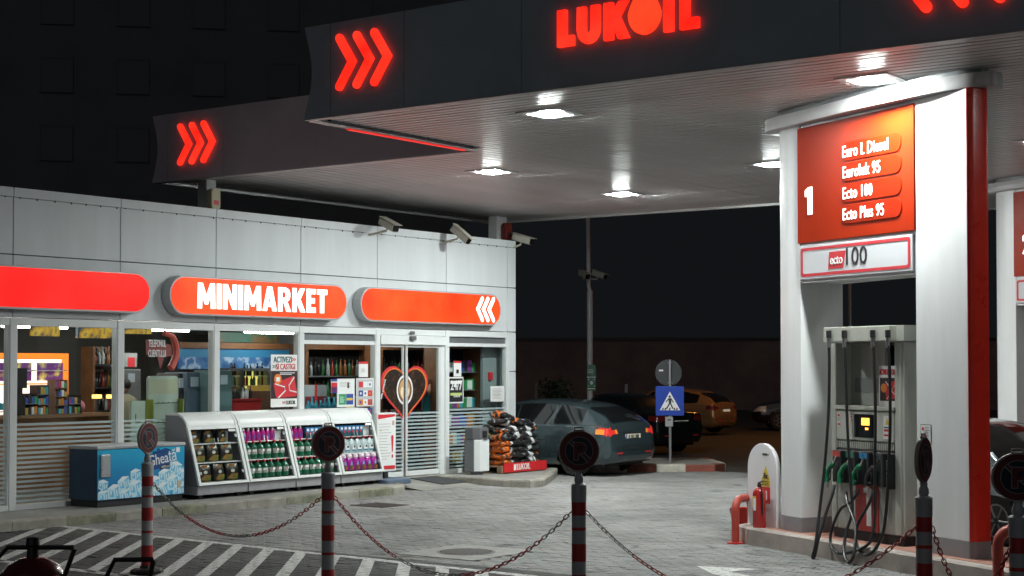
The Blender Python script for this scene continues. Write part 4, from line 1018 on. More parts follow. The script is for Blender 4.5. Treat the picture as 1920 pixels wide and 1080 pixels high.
# ------------------------------------------------------------------ pump columns
COLW = M("column_white", (.80, .81, .82), .33, var=.08, vs=2.2, bump=.25, bs=1.5, streak=True)
COLR = M("column_red", (.68, .034, .018), .3, var=.06, vs=4)
PANR = M("price_panel_red", (.36, .022, .002), .36, var=.05, vs=3, spec=.12)
SKRT = M("skirting_grey", (.26, .26, .275), .5, var=.12, vs=5)
def price_column(P, num, label, fuels):
    t = thing("pump_column", label, "column", P, I.a)
    ZT_, ZO = 4.69, 2.87
    farp = [(0, 0), (0, .60)] + [(-.28 + .40 * math.cos(a) * 1.0 - .0, .30 + .30 * math.sin(a)) for a in [PI / 2 + PI * k / 12 for k in range(13)]]
    farp = [(0, 0), (0, .60)] + [(-.22 - .42 * math.sin(PI * k / 12), .30 + .30 * math.cos(PI * k / 12)) for k in range(13)]
    for nm, z0, z1, mt, s in (("skirting", 0, .17, SKRT, .004), ("far_pillar", .171, ZT_, COLW, 0)):
        m = MB(); m.prism(farp if s == 0 else [(x + (s if x >= 0 else -s), y + (-s if y < .3 else s)) for x, y in farp], z0, z1, 'xy'); m.build(nm, mt, t, smooth=True)
    nearp = [(2.005, 0), (2.785, 0), (2.785, .275), (2.005, .37)]
    m = MB(); m.prism(nearp, .171, ZT_, 'xy'); m.build("near_pillar", COLW, t, bevel=.008)
    m = MB(); m.prism([(2.0, -.004), (2.784, -.004), (2.784, .28), (2.0, .375)], 0, .17, 'xy'); m.build("skirting", SKRT, t)
    rp = [(2.79, -.006), (2.812, .0), (2.83, .022), (2.835, .06), (2.835, .17), (2.83, .22), (2.81, .25), (2.79, .255)]
    m = MB(); m.prism(rp, .171, ZT_, 'xy'); m.build("red_end", COLR, t, smooth=True)
    m = MB(); m.prism([(x + (.004 if x > 2.8 else 0), y) for x, y in rp], 0, .17, 'xy'); m.build("skirting", SKRT, t, smooth=True)
    m = MB(); m.prism([(.004, .012), (1.999, .012), (1.999, .37), (.004, .596)], ZO, ZT_, 'xy'); m.build("header_box", COLW, t)
    cp = [(-.50, -.09), (.42, -.12), (1.3, -.16), (2.15, -.13), (2.72, -.02), (2.93, .08), (3.0, .2), (2.93, .34), (2.7, .42), (1.3, .62), (.2, .74), (-.45, .72), (-.72, .58), (-.82, .34), (-.74, .1)]
    cps = []
    for k in range(len(cp)):
        p0, p1, p2, p3 = [Vector(cp[(k + q) % len(cp)]) for q in (-1, 0, 1, 2)]
        for q in range(4):
            x = q / 4; v = .5 * ((2 * p1) + (p2 - p0) * x + (2 * p0 - 5 * p1 + 4 * p2 - p3) * x * x + (3 * p1 - p0 - 3 * p2 + p3) * x ** 3); cps.append((v.x, v.y))
    m = MB(); m.prism(cps, ZT_ + .0, ZT_ + .145, 'xy'); m.build("cap", M("cap_paint", (.52, .52, .53), .4, var=.06, vs=3), t, smooth=True, bevel=.008)
    m = MB(); m.prism([(x * .9 + .1, y * .8 + .06) for x, y in cps], ZT_ + .145, ZT_ + .215, 'xy'); m.build("cap_collar", GREY, t)
    # red price panel
    pb = box("price_panel", -.02, 2.012, -.022, .008, 3.325, 4.652, PANR, t, bevel=.004)
    LAB = M("fuel_label_red", (.34, .018, .002), .5, spec=.08)
    for k, f in enumerate(fuels):
        z = I.on(1620, (279, 318, 358, 398)[k] + .0, 0)[2] - .2
        m = MB(); m.prism(rrect(.82, 1.82, z - .105, z + .105, .09), -.032, -.022); o = m.build("fuel_label", LAB, t, bevel=.005)
        text(f, .185, LITWHITE, o, (.83, -.035, z - .006), off=.004, sp=1.08, fit=1.08 * (I.on((1662, 1649, 1636, 1657)[k], 350, 0)[0] - I.on((1583, 1584, 1585, 1586)[k], 350, 0)[0]) if num == '1' else .6, align='LEFT')
    if num == "1":
        m = MB(); m.prism([(.19, 3.64), (.265, 3.64), (.265, 3.955), (.205, 3.955), (.14, 3.92), (.14, 3.85), (.19, 3.85)], -.035, -.021); m.build("figure", LITWHITE, t)
    else: text(num, .42, LITWHITE, t, (.27, -.03, 3.80), off=.02, sx=.8, ext=.008)
    # white board with the red outline
    eb = box("ecto_board", .015, 1.985, -.024, .01, 2.905, 3.285, M("board_white", (.62, .63, .66), .35), t, bevel=.004)
    m = MB(); o_ = rrect(.045, 1.955, 2.935, 3.262, .03); i_ = rrect(.085, 1.915, 2.968, 3.229, .025)
    A = [m.bm.verts.new((x, -.0275, z)) for x, z in o_]; B = [m.bm.verts.new((x, -.0275, z)) for x, z in i_]
    for k in range(len(o_)): m.bm.faces.new((A[k], A[(k + 1) % len(o_)], B[(k + 1) % len(o_)], B[k]))
    m.build("red_outline", PRINTR, eb)
    m = MB(); m.prism([(.56, 3.0), (.83, 3.0), (.87, 3.19), (.58, 3.19)], -.028, -.0245); m.build("red_patch", PRINTR, eb)
    text("ecto", .15, PRINTW, eb, (.71, -.031, 3.095), fit=.22, off=.006); text("100", .28, PRINTK, eb, (1.04, -.028, 3.11), fit=.36)
    return t
price_column(I.w(0, 0, .2), "1", "white pump column numbered 1 with red price panel, before the parked silver car", ["Euro L Diesel", "Euroluk 95", "Ecto 100", "Ecto Plus 95"])
P2 = Vector((7.92, 25.0, .2)); 
price_column(P2, "2", "second pump column partly cut off by the right edge of the photo", ["Euro L Diesel", "Euroluk 95"])
tag_isl2 = MB(); tag_isl2.box(-1, 7, -.3, 1, -.03, .2); o = tag_isl2.build("pump_island", ISLT); o.location = P2 - Vector((0, 0, .2)); o.rotation_euler = (0, 0, I.a); tag(o, kind='structure')
# instruction notice on the white column
u0, u1, z0, z1 = I.rect(1727, 797, 1745, 832, -.006)
t = thing("column_notice", "small white notice with red symbols stuck to the white column", "notice", I.w((u0 + u1) / 2, -.004, (z0 + z1) / 2), I.a); w, h = (u1 - u0) / 2, (z1 - z0) / 2
box("sheet", -w, w, -.002, .0, -h, h, PSTR, t); box("border", -w - .006, w + .006, -.0012, .001, -h - .006, h + .006, PRINTK, t)
for k in range(4):
    m = MB(); m.lathe([(.018, 0), (.018, .001)], (-w + .03, -.004, h - .04 - k * .062), 10, 'y'); m.build("symbol", PRINTR, t)
lines(t, -w + .06, w - .01, -h + .07, h - .01, 4, PGREY, .3); lines(t, -w + .015, w - .015, -h + .01, -h + .06, 2, PRINTR, .4)

# ------------------------------------------------------------------ fuel dispenser
CREAM = M("dispenser_cream", (.47, .48, .43), .42, var=.09, vs=3, streak=True)
CREAMD = M("dispenser_panel", (.36, .37, .34), .42, var=.16, vs=4, streak=True)
dsp = thing("fuel_dispenser", "cream fuel dispenser with four hoses standing in the column opening", "fuel pump", I.w(.45, .10, .2), I.a)
W = 1.08
box("plinth", .0, 1.2, .02, .5, 0, .10, BLACK, dsp)
box("lower_door", .07, W, .012, .5, .11, .98, CREAMD, dsp, bevel=.006)
box("body", .03, W + .02, .03, .5, .10, 1.46, CREAMD, dsp)
box("side_post", -.02, .07, 0, .5, .11, 2.17, CREAM, dsp, bevel=.012); box("side_post", W, W + .10, 0, .5, .11, 2.17, CREAM, dsp, bevel=.012)
box("side_panel", W + .101, W + .14, .02, .5, .11, 2.17, CREAM, dsp)
for k in range(2): box("side_slot", W + .139, W + .146, .30, .46, 1.0 + k * .05, 1.025 + k * .05, STEEL, dsp)
vg = box("vent_grille", .075, W - .005, .008, .03, 1.0, 1.085, DARK, dsp)
for k in range(30): box("grille_bar", .085 + k * .0333, .10 + k * .0333, -.002, .008, 1.004, 1.081, CREAM, vg)
box("display_panel", .075, W - .005, .0, .03, 1.095, 1.42, CREAM, dsp, bevel=.008); box("shelf", .06, W + .01, -.02, .2, 1.43, 1.475, CREAM, dsp, bevel=.008)
dp = box("display_window", .40, .76, -.008, .004, 1.13, 1.385, M("display_glass", (.008, .008, .009), .12), dsp, bevel=.004)
box("lit_readout", .535, .67, -.012, -.009, 1.265, 1.345, M("readout", (1, .5, .1), .4, emit=(1, .42, .06), es=2.4), dp); box("lit_readout", .60, .65, -.012, -.009, 1.215, 1.24, M("readout"), dp)
nt_ = box("notice", .90, 1.03, -.004, .0, 1.13, 1.38, PSTR, dsp)
box("print", .91, 1.02, -.006, -.004, 1.21, 1.235, PRINTR, nt_); box("print", .91, 1.02, -.006, -.004, 1.16, 1.18, PRINTR, nt_); box("print", .91, 1.02, -.006, -.004, 1.245, 1.26, PTEAL, nt_)
m = MB(); m.face([(.93, -.006, 1.28), (1.0, -.006, 1.28), (.965, -.006, 1.36)]); m.build("print", PYEL, nt_)
for (x, z, s) in ((.10, 1.34, .05), (.10, 1.24, .05), (.33, 1.33, .04)):
    nn = box("notice", x, x + s, -.004, .0, z, z + s, PSTR, dsp); box("print", x + .008, x + s - .008, -.006, -.004, z + .01, z + s - .012, PRINTR, nn)
box("upper_panel", .07, .66, .22, .26, 1.475, 2.17, CREAMD, dsp); box("upper_slot", .14, .62, .212, .219, 1.62, 1.78, M("slot_grey", (.2, .2, .2), .5), dsp)
box("hood", .03, W + .10, -.14, .5, 2.18, 2.345, CREAM, dsp, bevel=.008)
box("hood", W + .101, W + .22, -.05, .5, 2.18, 2.345, CREAM, dsp)
# advert on the dispenser
pst = thing("pump_poster", "small red ACTIVEZI SI CASTIGI poster standing on the fuel dispenser", "poster", I.w(.45 + .70, .10 + .10, .2 + 1.475), I.a)
box("sheet", 0, .37, 0, .02, 0, .44, PSTR, pst); box("print", .02, .35, -.003, 0, .06, .31, M("poster_dark"), pst); text("ACTIVEZI SI CASTIGI", .085, PRINTR, pst, (.185, -.004, .37), off=.01, fit=.34)
m = MB(); m.face([(.10, -.004, .24), (.32, -.004, .29), (.34, -.004, .10), (.13, -.004, .07)]); m.build("print", PRINTR, pst)
m = MB(); m.tube([(.12, -.006, .27), (.22, -.006, .18), (.33, -.006, .28)], .006, 4); m.tube([(.14, -.006, .08), (.22, -.006, .17), (.33, -.006, .09)], .006, 4); m.build("print", PRINTW, pst)
m = MB(); m.lathe([(.05, 0), (.05, .002)], (.09, -.008, .20), 14, 'y'); m.build("print", PORA, pst)
# boots, nozzles and hoses
bt = box("nozzle_boot", .085, W - .06, -.07, .01, .62, .975, DARK, dsp, bevel=.01)
box("lettered_edge", W - .055, W - .0, -.075, .01, .60, .97, BLACK, dsp); 
text("EURO DIESEL", .05, PGREY, dsp, (W - .03, -.078, .78), rot=(PI / 2, PI / 2, 0), sx=.9)
for k, c in enumerate(((.5, .05, .04), (.05, .22, .14), (.04, .25, .5), (.03, .04, .05))):
    x = .10 + k * .235
    box("grade_label", x, x + .17, -.076, -.069, .905, .965, M("grade_%d" % k, c, .4), bt)
    box("boot_wall", x + .19, x + .22, -.12, -.07, .62, .975, DARK, bt)
NOZ = [M("nozzle_green", (.01, .20, .085), .3), M("nozzle_black", (.02, .02, .022), .3)]
nozpos = []
for k in range(4):
    nu = .45 + .115 + k * .237; nv = .10 - .13
    labs = ["green fuel nozzle at the left end of the dispenser, under the red grade label", "green fuel nozzle second from the left, under the dark green grade label", "green fuel nozzle third from the left, under the blue grade label", "black fuel nozzle at the right end of the dispenser"]
    t = thing("fuel_nozzle", labs[k], "fuel nozzle", I.w(nu, nv, .2 + .70), I.a)
    m = MB(); m.tube(smoothpts([(-.03, -.01, -.08), (-.035, -.01, 0), (.0, 0, .075), (.055, .01, .13)], 5), .032, 10, r1=.028); m.build("body", NOZ[k == 3], t, smooth=True)
    m = MB(); m.tube(smoothpts([(.055, .01, .13), (.085, .015, .17), (.10, .02, .215)], 4), .013, 8); m.build("spout", STEEL, t, smooth=True)
    m = MB(); m.tube([(-.045, -.01, -.02), (.04, -.02, -.05), (.055, -.02, .03), (.03, -.01, .08)], .008, 6); m.build("lever_guard", BLACK, t, smooth=True)
    m = MB(); m.lathe([(.018, -.14), (.022, -.13), (.022, -.10), (.026, -.085)], (-.03, -.01, 0), 10); m.build("swivel", STEEL, t, smooth=True)
HOSE = M("hose_rubber", (.016, .017, .019), .32)
def hp(zx, zy, v): x, y = 1360 + zx / 3.43, 780 + zy / 3.43; p = I.on(x, y, v); return Vector(p)
hoses = [
 ("leftmost hose, hanging down over the kerb to the paving", [(665, -480, -.06), (668, -300, -.07), (662, 0, -.10), (640, 300, -.15), (612, 560, -.25), (580, 820, -.42), (560, 905, -.46), (575, 900, -.44), (600, 790, -.36), (650, 620, -.22), (690, 500, -.12), (703, 445, -.07)]),
 ("second hose, with a long loop before the red figure", [(765, -480, -.06), (772, -300, -.07), (782, 0, -.08), (795, 250, -.09), (810, 480, -.12), (815, 620, -.16), (780, 740, -.25), (762, 850, -.34), (775, 920, -.40), (800, 942, -.42), (830, 870, -.36), (836, 700, -.22), (800, 600, -.16), (780, 530, -.1), (777, 490, -.07)]),
 ("third hose, looping down to the island edge", [(948, -480, -.06), (958, -300, -.07), (965, 0, -.08), (962, 300, -.1), (962, 620, -.15), (940, 790, -.24), (880, 850, -.28), (760, 885, -.30), (700, 862, -.28), (676, 800, -.24), (690, 710, -.2), (740, 600, -.16), (800, 560, -.13), (850, 500, -.09), (858, 468, -.07)]),
 ("rightmost hose, looping up to the black nozzle", [(1045, -480, -.06), (1056, -300, -.07), (1060, 0, -.08), (1052, 300, -.1), (1035, 600, -.15), (1005, 780, -.22), (940, 880, -.28), (880, 885, -.28), (840, 800, -.24), (850, 700, -.2), (910, 590, -.14), (942, 520, -.1), (950, 480, -.07)])]
for k, (l, pts) in enumerate(hoses):
    P = [hp(*p) for p in pts]
    t = thing("fuel_hose", "black fuel dispenser " + l, "hose", I.w(0, 0, 0), I.a)
    m = MB(); m.tube(smoothpts(P, 6), .0165, 8); m.build("hose", HOSE, t, smooth=True)
    m = MB(); p0 = P[0]; m.tube([p0 + Vector((0, 0, .12)), p0 + Vector((0, 0, .04))], .03, 8); m.build("cuff", BLACK, t, smooth=True)
    m = MB(); m.tube([p0 + Vector((0, 0, .04)), p0 - Vector((0, 0, .05)), p0 - Vector((0, 0, .07))], .024, 8); m.build("fitting", STEEL, t, smooth=True)
# red figure on the lower door
rf = box("number_plate", .40, .80, .004, .011, .11, .70, M("pump_red", (.36, .025, .02), .45, var=.2, vs=5), dsp)
m = MB(); m.prism([(.60, .17), (.68, .17), (.68, .58), (.55, .58), (.55, .53), (.60, .53)], .0, .003); m.build("figure", PRINTW, rf)

# fire extinguisher point at the end of the island
est = thing("extinguisher_board", "white round topped board with yellow and red safety signs at the island end", "board", I.w(-.82, .02, .2), I.a)
fr_l = I.rect(1409, 831, 1471, 985, .02)
hw = .30; Ht = .99
m = MB(); m.prism([(-hw, 0)] + [(-hw * math.cos(PI * k / 16), Ht - hw + hw * math.sin(PI * k / 16)) for k in range(17)] + [(hw, 0)], 0, .06); m.build("board", M("board_gloss", (.74, .72, .74), .35, var=.04, vs=3), est, bevel=.006)
m = MB(); m.face([(.0, -.003, .56), (.17, -.003, .56), (.085, -.003, .73)]); m.face([(.0, -.003, .48), (.17, -.003, .48), (.17, -.003, .555), (.0, -.003, .555)]); m.build("warning_sign", M("sign_yellow", (.68, .50, .03), .4), est)
text("Ex", .09, PRINTK, est, (.085, -.006, .605), off=.02, sx=.8); text("ZONA 1", .035, PRINTK, est, (.085, -.004, .86)); lines(est, .01, .16, .49, .55, 3, PRINTK, .35)
box("fire_sign", .0, .17, -.003, -.0005, .28, .475, PRINTR, est); box("print", .06, .11, -.005, -.003, .32, .43, PRINTW, est); box("print", .0, .17, -.004, -.001, .225, .275, PRINTW, est)
ue, ve = I.onz(1450, 982, .2)[:2]
fe = thing("fire_extinguisher", "red fire extinguisher with yellow label standing before the white board", "fire extinguisher", I.w(-.70, -.10, .2), I.a); fe.scale = (.86, .86, .80)
FER = M("extinguisher_red", (.42, .02, .02), .25, coat=.5)
MB().lathe([(.085, 0), (.092, .02), (.092, .50), (.085, .54), (.05, .585), (.03, .60)], seg=20).build("cylinder", FER, fe, True)
MB().lathe([(.03, .60), (.03, .63), (.022, .66)], seg=10).build("valve", DARK, fe, True)
m = MB(); m.tube([(-.02, 0, .66), (.08, 0, .69)], .012, 6); m.tube([(-.02, 0, .64), (.07, 0, .645)], .01, 6); m.build("handle", DARK, fe)
m = MB(); m.tube(smoothpts([(.02, -.03, .64), (.09, -.05, .66), (.115, -.03, .5), (.11, -.02, .2)]), .011, 6); m.build("hose", BLACK, fe, smooth=True)
m = MB(); m.prism(arc(0, 0, .0935, -PI * .85, -PI * .35, 8) + arc(0, 0, .0925, -PI * .35, -PI * .85, 8), .30, .47, 'xy'); m.build("label", PYEL, fe); m = MB(); m.prism(arc(0, 0, .0942, -PI * .52, -PI * .36, 5) + arc(0, 0, .093, -PI * .36, -PI * .52, 5), .26, .44, 'xy'); m.build("label", PRINTW, fe)
# red guard pipes and bucket
def pipe(P, rz, label, H=.52, L=.75, r=.055):
    t = thing("guard_pipe", label, "guard rail", P, rz)
    pts = [(0, 0, 0), (0, 0, H - .14)] + [(.14 - .14 * math.cos(a), 0, H - .14 + .14 * math.sin(a)) for a in [PI / 2 * k / 6 for k in range(1, 7)]] + [(L, 0, H)]
    pts += [(L + .14 * math.sin(a), 0, H - .14 + .14 * math.cos(a)) for a in [PI / 2 * k / 6 for k in range(1, 7)]] + [(L + .14, 0, 0)]
    m = MB(); m.tube(pts, r, 14); m.build("pipe", M("guard_red", (.42, .055, .035), .42, var=.15, vs=8), t, smooth=True)
    for x in (0, L + .14): m = MB(); m.lathe([(.10, 0), (.10, .016), (.06, .018)], (x, 0, 0), 16); m.build("flange", REDP, t)
pipe(zat(1379, 1019, 0), math.radians(60), "red bent guard pipe at the far end of the pump island", .52, .36, .047)
pz = zat(1872, 1122, 0)
pipe(pz, math.radians(8), "red bent guard pipe at the near end of the pump island by the right edge", .62, .8, .05)
bk = thing("fire_bucket", "red bucket standing behind the far guard pipe", "bucket", zat(1392, 1002, 0) + Vector((0, .1, 0)), 0)
m = MB(); m.lathe([(.10, 0), (.145, .32), (.15, .325), (.142, .32), (.09, .03)], seg=20); m.build("pail", REDP, bk, smooth=True)
m = MB(); m.tube([(-.145, 0, .31)] + [(.145 * -math.cos(PI * k / 8), .05, .31 - .10 * math.sin(PI * k / 8)) for k in range(1, 8)] + [(.145, 0, .31)], .006, 5); m.build("handle", STEEL, bk)
sh = thing("shovel", "red handled shovel leaning behind the bucket", "shovel", zat(1404, 995, 0) + Vector((0, .1, 0)), .2)
m = MB(); m.tube([(0, 0, .02), (.06, .1, .62)], .016, 7); m.build("handle", REDP, sh)
m = MB(); m.prism([(-.07, .0), (.07, 0), (.07, .14), (.02, .2), (-.02, .2), (-.07, .14)], 0, .008); m.build("blade", STEEL, sh)

# ------------------------------------------------------------------ ice freezer
FZT = M("freezer_lid", (.42, .43, .44), .5, var=.06, vs=5)
ICE = noisecols("ice_cube_print", [(0, (.01, .16, .42)), (.38, (.03, .34, .62)), (.52, (.30, .62, .78)), (.6, (.72, .85, .9)), (.66, (.12, .48, .70)), (1, (.5, .78, .88))], 7, .4, detail=2)
SKYB = bpy.data.materials.new("freezer_blue"); SKYB.use_nodes = True
_nt = SKYB.node_tree; _b = _nt.nodes["Principled BSDF"]; _b.inputs["Roughness"].default_value = .35
_tc = _nt.nodes.new("ShaderNodeTexCoord"); _sx = _nt.nodes.new("ShaderNodeSeparateXYZ"); _cr = _nt.nodes.new("ShaderNodeValToRGB")
_nt.links.new(_tc.outputs["Object"], _sx.inputs[0]); _nt.links.new(_sx.outputs[2], _cr.inputs[0]); _nt.links.new(_cr.outputs[0], _b.inputs["Base Color"])
_e = _cr.color_ramp.elements; _e[0].position = .12; _e[0].color = (.008, .10, .36, 1); _e[1].position = .82; _e[1].color = (.02, .40, .66, 1)
fz = thing("ice_freezer", "blue printed chest freezer for bagged ice with Gheata lettering", "freezer", S.w(-10.76, -.64, .13), S.a)
FW, FD, FH = 1.60, .62, .86
box("body", .004, FW - .004, .006, FD, .10, FH - .07, M("freezer_body", (.03, .05, .08), .5), fz)
box("front_print", 0, FW, -.002, .005, .10, FH - .055, SKYB, fz)
box("side_print", -.004, .003, .01, FD - .01, .10, FH - .055, M("freezer_side", (.012, .04, .09), .45, var=.3, vs=4), fz)
box("base", .02, FW - .02, .02, FD - .02, 0, .10, BLACK, fz)
box("lid", -.015, FW + .015, -.015, FD + .01, FH - .05, FH, FZT, fz, bevel=.012)
# printed ice cubes: flat shapes on the front
ic = MB(); rr_ = random.Random(5)
CUBE = [M("ice_print_pale", (.52, .76, .86), .35), M("ice_print_mid", (.16, .50, .72), .35), M("ice_print_white", (.76, .84, .88), .35)]
def cube(x, z, s, a):
    R_ = lambda p: (min(FW - .01, max(.01, x + s * (p[0] * math.cos(a) - p[1] * math.sin(a)))), max(.105, z + s * (p[0] * math.sin(a) + p[1] * math.cos(a))))
    y = -.0045 - cube.n * .00006
    def q(mi, pts, dy=0): ic.mi = mi; ic.face([(R_(p)[0], y - dy, R_(p)[1]) for p in pts])
    q(0, [(-.55, -.42), (.05, -.58), (.05, .12), (-.55, .25)]); q(1, [(.05, -.58), (.55, -.40), (.55, .28), (.05, .12)]); q(2, [(-.55, .25), (.05, .12), (.55, .28), (-.02, .45)])
    q(1, [(-.44, -.30), (-.06, -.40), (-.1, .02), (-.40, .1)], .00002); q(2, [(-.36, -.2), (-.28, -.22), (-.2, .02), (-.34, .06)], .00004); q(2, [(.14, -.4), (.22, -.36), (.2, .06), (.12, .04)], .00002); q(0, [(.3, -.3), (.46, -.24), (.44, .1), (.32, .08)], .00002)
    cube.n += 1
cube.n = 0
m = MB(); m.face([(.006, -.0035, .105), (1.594, -.0035, .105), (1.594, -.0035, .5), (1.4, -.0035, .44), (1.2, -.0035, .40), (1.0, -.0035, .36), (.75, -.0035, .38), (.5, -.0035, .34), (.3, -.0035, .24), (.006, -.0035, .2)]); m.build("ice_print", ICE, fz)
for x, z, s in ((.12, .17, .2), (.3, .22, .22), (.5, .16, .2), (.47, .33, .2), (.68, .26, .22), (.86, .2, .22), (.85, .38, .19), (1.04, .30, .22), (1.2, .2, .22), (1.22, .40, .2), (1.40, .3, .24), (1.44, .5, .2), (1.5, .17, .2), (.1, .32, .16), (1.08, .14, .16), (.68, .44, .17), (1.56, .40, .17)):
    cube(x, z, s, rr_.uniform(-.35, .35))
ic.build("ice_print", CUBE, fz)
m = MB(); m.face([(.90, -.006, .46), (1.30, -.006, .52), (1.33, -.006, .76), (1.24, -.006, .79), (.93, -.006, .70), (.88, -.006, .56)]); m.build("banner", M("banner_blue", (.012, .07, .24), .4), fz)
text("Gheață", .225, PRINTW, fz, (1.175, -.009, .635), off=.004, sx=.80, rot=(PI / 2, -.14, 0)); 
m = MB(); m.face([(1.12, -.008, .475), (1.32, -.008, .51), (1.32, -.008, .56), (1.14, -.008, .53)]); m.build("ribbon", PRINTK, fz); text("100% pur", .045, PRINTW, fz, (1.23, -.010, .52), rot=(PI / 2, -.14, 0))
m = MB(); m.prism(ellipse(1.10, .80 - .03, .03, .02), -.0045, -.003); m.build("emblem", M("banner_blue"), fz); text("INSTANT ICE", .035, M("banner_blue"), fz, (1.10, -.005, .735))
# document pocket on the front
pk = box("document_pocket", .04, .21, -.03, -.003, .42, .74, STEEL, fz, bevel=.006); box("sheet", .06, .19, -.033, -.031, .44, .72, M("foil", (.55, .57, .6), .25, metal=.6, bump=.6, bs=25), pk)
box("lid_strip", .3, 1.2, -.019, -.0155, FH - .04, FH - .015, M("lid_shade", (.33, .34, .35), .4), fz)
box("thermometer", 1.46, 1.535, -.012, -.003, .19, .30, M("thermo", (.45, .45, .36), .4), fz, bevel=.004)
box("energy_sticker", 1.44, 1.51, -.0055, -.003, .72, .79, PRINTW, fz)

# ------------------------------------------------------------------ sales cabinets with sloping glass doors
CABW = M("cabinet_white", (.72, .74, .73), .35, var=.03, vs=3); CABG = M("cabinet_side_grey", (.23, .23, .25), .5); CABB = M("cabinet_base_grey", (.30, .30, .31), .5, var=.15, vs=6)
CABIN = M("cabinet_inside", (.16, .17, .17), .6)
CX0, CX1 = -8.985, -4.79; CWD = (CX1 - CX0) / 4
CF = -.76
def front_y(z): return .0 + (z - .22) * .31          # sloping front plane, local to the cabinet front foot
def make_cabinet(label):
    t = thing("sales_cabinet", label, "cabinet", (0, 0, 0), S.a, "sloping sales cabinets along the shop window")
    w = CWD - .024; D = .74
    box("base", 0, w, .02, D, .06, .20, CABB, t, bevel=.008)
    for x in (.08, w - .16): box("foot", x, x + .08, .08, .16, 0, .06, BLACK, t)
    side = [(0.0, .205), (D, .205), (D, 1.27), (D - .0, 1.27)] 
    roof = [(front_y(1.06), 1.06), (front_y(1.12), 1.14), (front_y(1.06) + .09, 1.225), (front_y(1.06) + .18, 1.268), (D, 1.275)]
    prof = [(front_y(.205), .205), (D, .205)] + roof[::-1]
    for x0, x1, mt in ((0, .022, CABG), (w - .022, w, CABG)):
        m = MB(); m.prism(prof, x0, x1, 'yz'); m.build("side_panel", mt, t)
    inner = [(y + .0, z - .022) for y, z in roof]
    m = MB(); m.prism(roof + [(y, z - .025) for y, z in roof[::-1]], .0225, w - .0225, 'yz'); m.build("curved_top", CABW, t, smooth=True)
    m = MB(); m.prism([(y - .006, z + .004) for y, z in roof] + [(y + .004, z - .03) for y, z in roof[::-1]], -.004, .045, 'yz'); m.build("top_edge", CABW, t); m = MB(); m.prism([(y - .006, z + .004) for y, z in roof] + [(y + .004, z - .03) for y, z in roof[::-1]], w - .045, w + .004, 'yz'); m.build("top_edge", CABW, t)
    box("back", .023, w - .023, D - .02, D, .206, 1.24, CABIN, t)
    m = MB()
    for x0, x1 in ((-.003, .05), (w - .05, w + .003)):
        m.prism([(front_y(.205) - .02, .205), (front_y(.205) + .02, .205), (front_y(1.07) + .02, 1.07), (front_y(1.07) - .02, 1.07)], x0, x1, 'yz')
    m.prism([(front_y(.205) - .018, .206), (front_y(.205) + .02, .206), (front_y(.245) + .02, .245), (front_y(.245) - .018, .245)], .05, w - .05, 'yz')
    m.prism([(front_y(1.03) - .018, 1.03), (front_y(1.03) + .02, 1.03), (front_y(1.07) + .02, 1.07), (front_y(1.07) - .018, 1.07)], .05, w - .05, 'yz')
    m.build("front_frame", CABW, t, bevel=.004)
    for z in (.245, .535, .815):
        box("shelf", .024, w - .024, front_y(z) + .03, D - .022, z - .014, z, CABW if z > .3 else CABIN, t)
    for k in (0, 1):
        x0 = .052 + k * (w - .104) / 2; x1 = x0 + (w - .104) / 2 - .004
        m = MB(); m.face([(x0, front_y(.25) - .004, .25), (x1, front_y(.25) - .004, .25), (x1, front_y(1.03) - .004, 1.03), (x0, front_y(1.03) - .004, 1.03)]); d = m.build("glass_door", CABGLASS, t)
        xm = x1 - .035 if k == 0 else x0 + .035
        m = MB(); m.tube([(xm, front_y(.80) - .02, .80), (xm, front_y(.90) - .03, .90)], .008, 6); m.build("handle", STEEL, d)
        for z in (.36, .90):
            xh = x0 + .0 if k == 0 else x1 - .05
            m = MB(); m.prism([(front_y(z) - .012, z), (front_y(z) - .004, z), (front_y(z + .045) - .004, z + .045), (front_y(z + .045) - .012, z + .045)], xh, xh + .05, 'yz'); m.build("hinge", GREY, d)
    m = MB(); m.prism([(front_y(1.0) - .01, .985), (front_y(1.0) - .003, .985), (front_y(1.03) - .003, 1.02), (front_y(1.03) - .01, 1.02)], w - .20, w - .06, 'yz'); m.build("price_tag", PRINTW, t)
    return t
cabl = ["leftmost sloping white sales cabinet, stocked with black charcoal bags", "second sloping white sales cabinet, stocked with pink and green bottles", "third sloping white sales cabinet, partly behind the no parking disc", "rightmost sloping white sales cabinet, with clear jugs and pink pouches"]
cab0 = make_cabinet(cabl[0])
cabs = [cab0] + [copy_tree(cab0) for _ in range(3)]
for k, c in enumerate(cabs): c.location = S.w(CX0 + k * CWD, CF, .13); c["label"] = cabl[k]
# stock
BAGP = noisecols("charcoal_bag_print", [(0, (.012, .011, .011)), (.54, (.02, .017, .015)), (.60, (.03, .12, .02)), (.64, (.32, .12, .03)), (.70, (.25, .05, .02)), (.78, (.018, .016, .015)), (1, (.05, .04, .035))], 5.5, .3, detail=2)
def bag_mesh(w, d, h, mt, nx=8):
    m = MB(); n = 10; rings = []
    for k in range(n + 1):
        z = h * k / n; q = k / n; s = 1 - .12 * (2 * q - 1) ** 4; dd = d * (1 - .8 * max(0, (q - .55) / .45) ** 1.6)
        ring = []
        for a in range(16):
            t = 2 * PI * a / 16; cx = math.copysign(abs(math.cos(t)) ** .5, math.cos(t)); sy = math.copysign(abs(math.sin(t)) ** .6, math.sin(t))
            ring.append(m.bm.verts.new((cx * w / 2 * s, sy * dd / 2, z)))
        rings.append(ring)
    for A, B in zip(rings, rings[1:]):
        for a in range(16): m.bm.faces.new((A[a], A[(a + 1) % 16], B[(a + 1) % 16], B[a]))
    m.bm.faces.new(rings[0][::-1]); m.bm.faces.new(rings[-1])
    return m.mesh("charcoal_bag", mt, True)
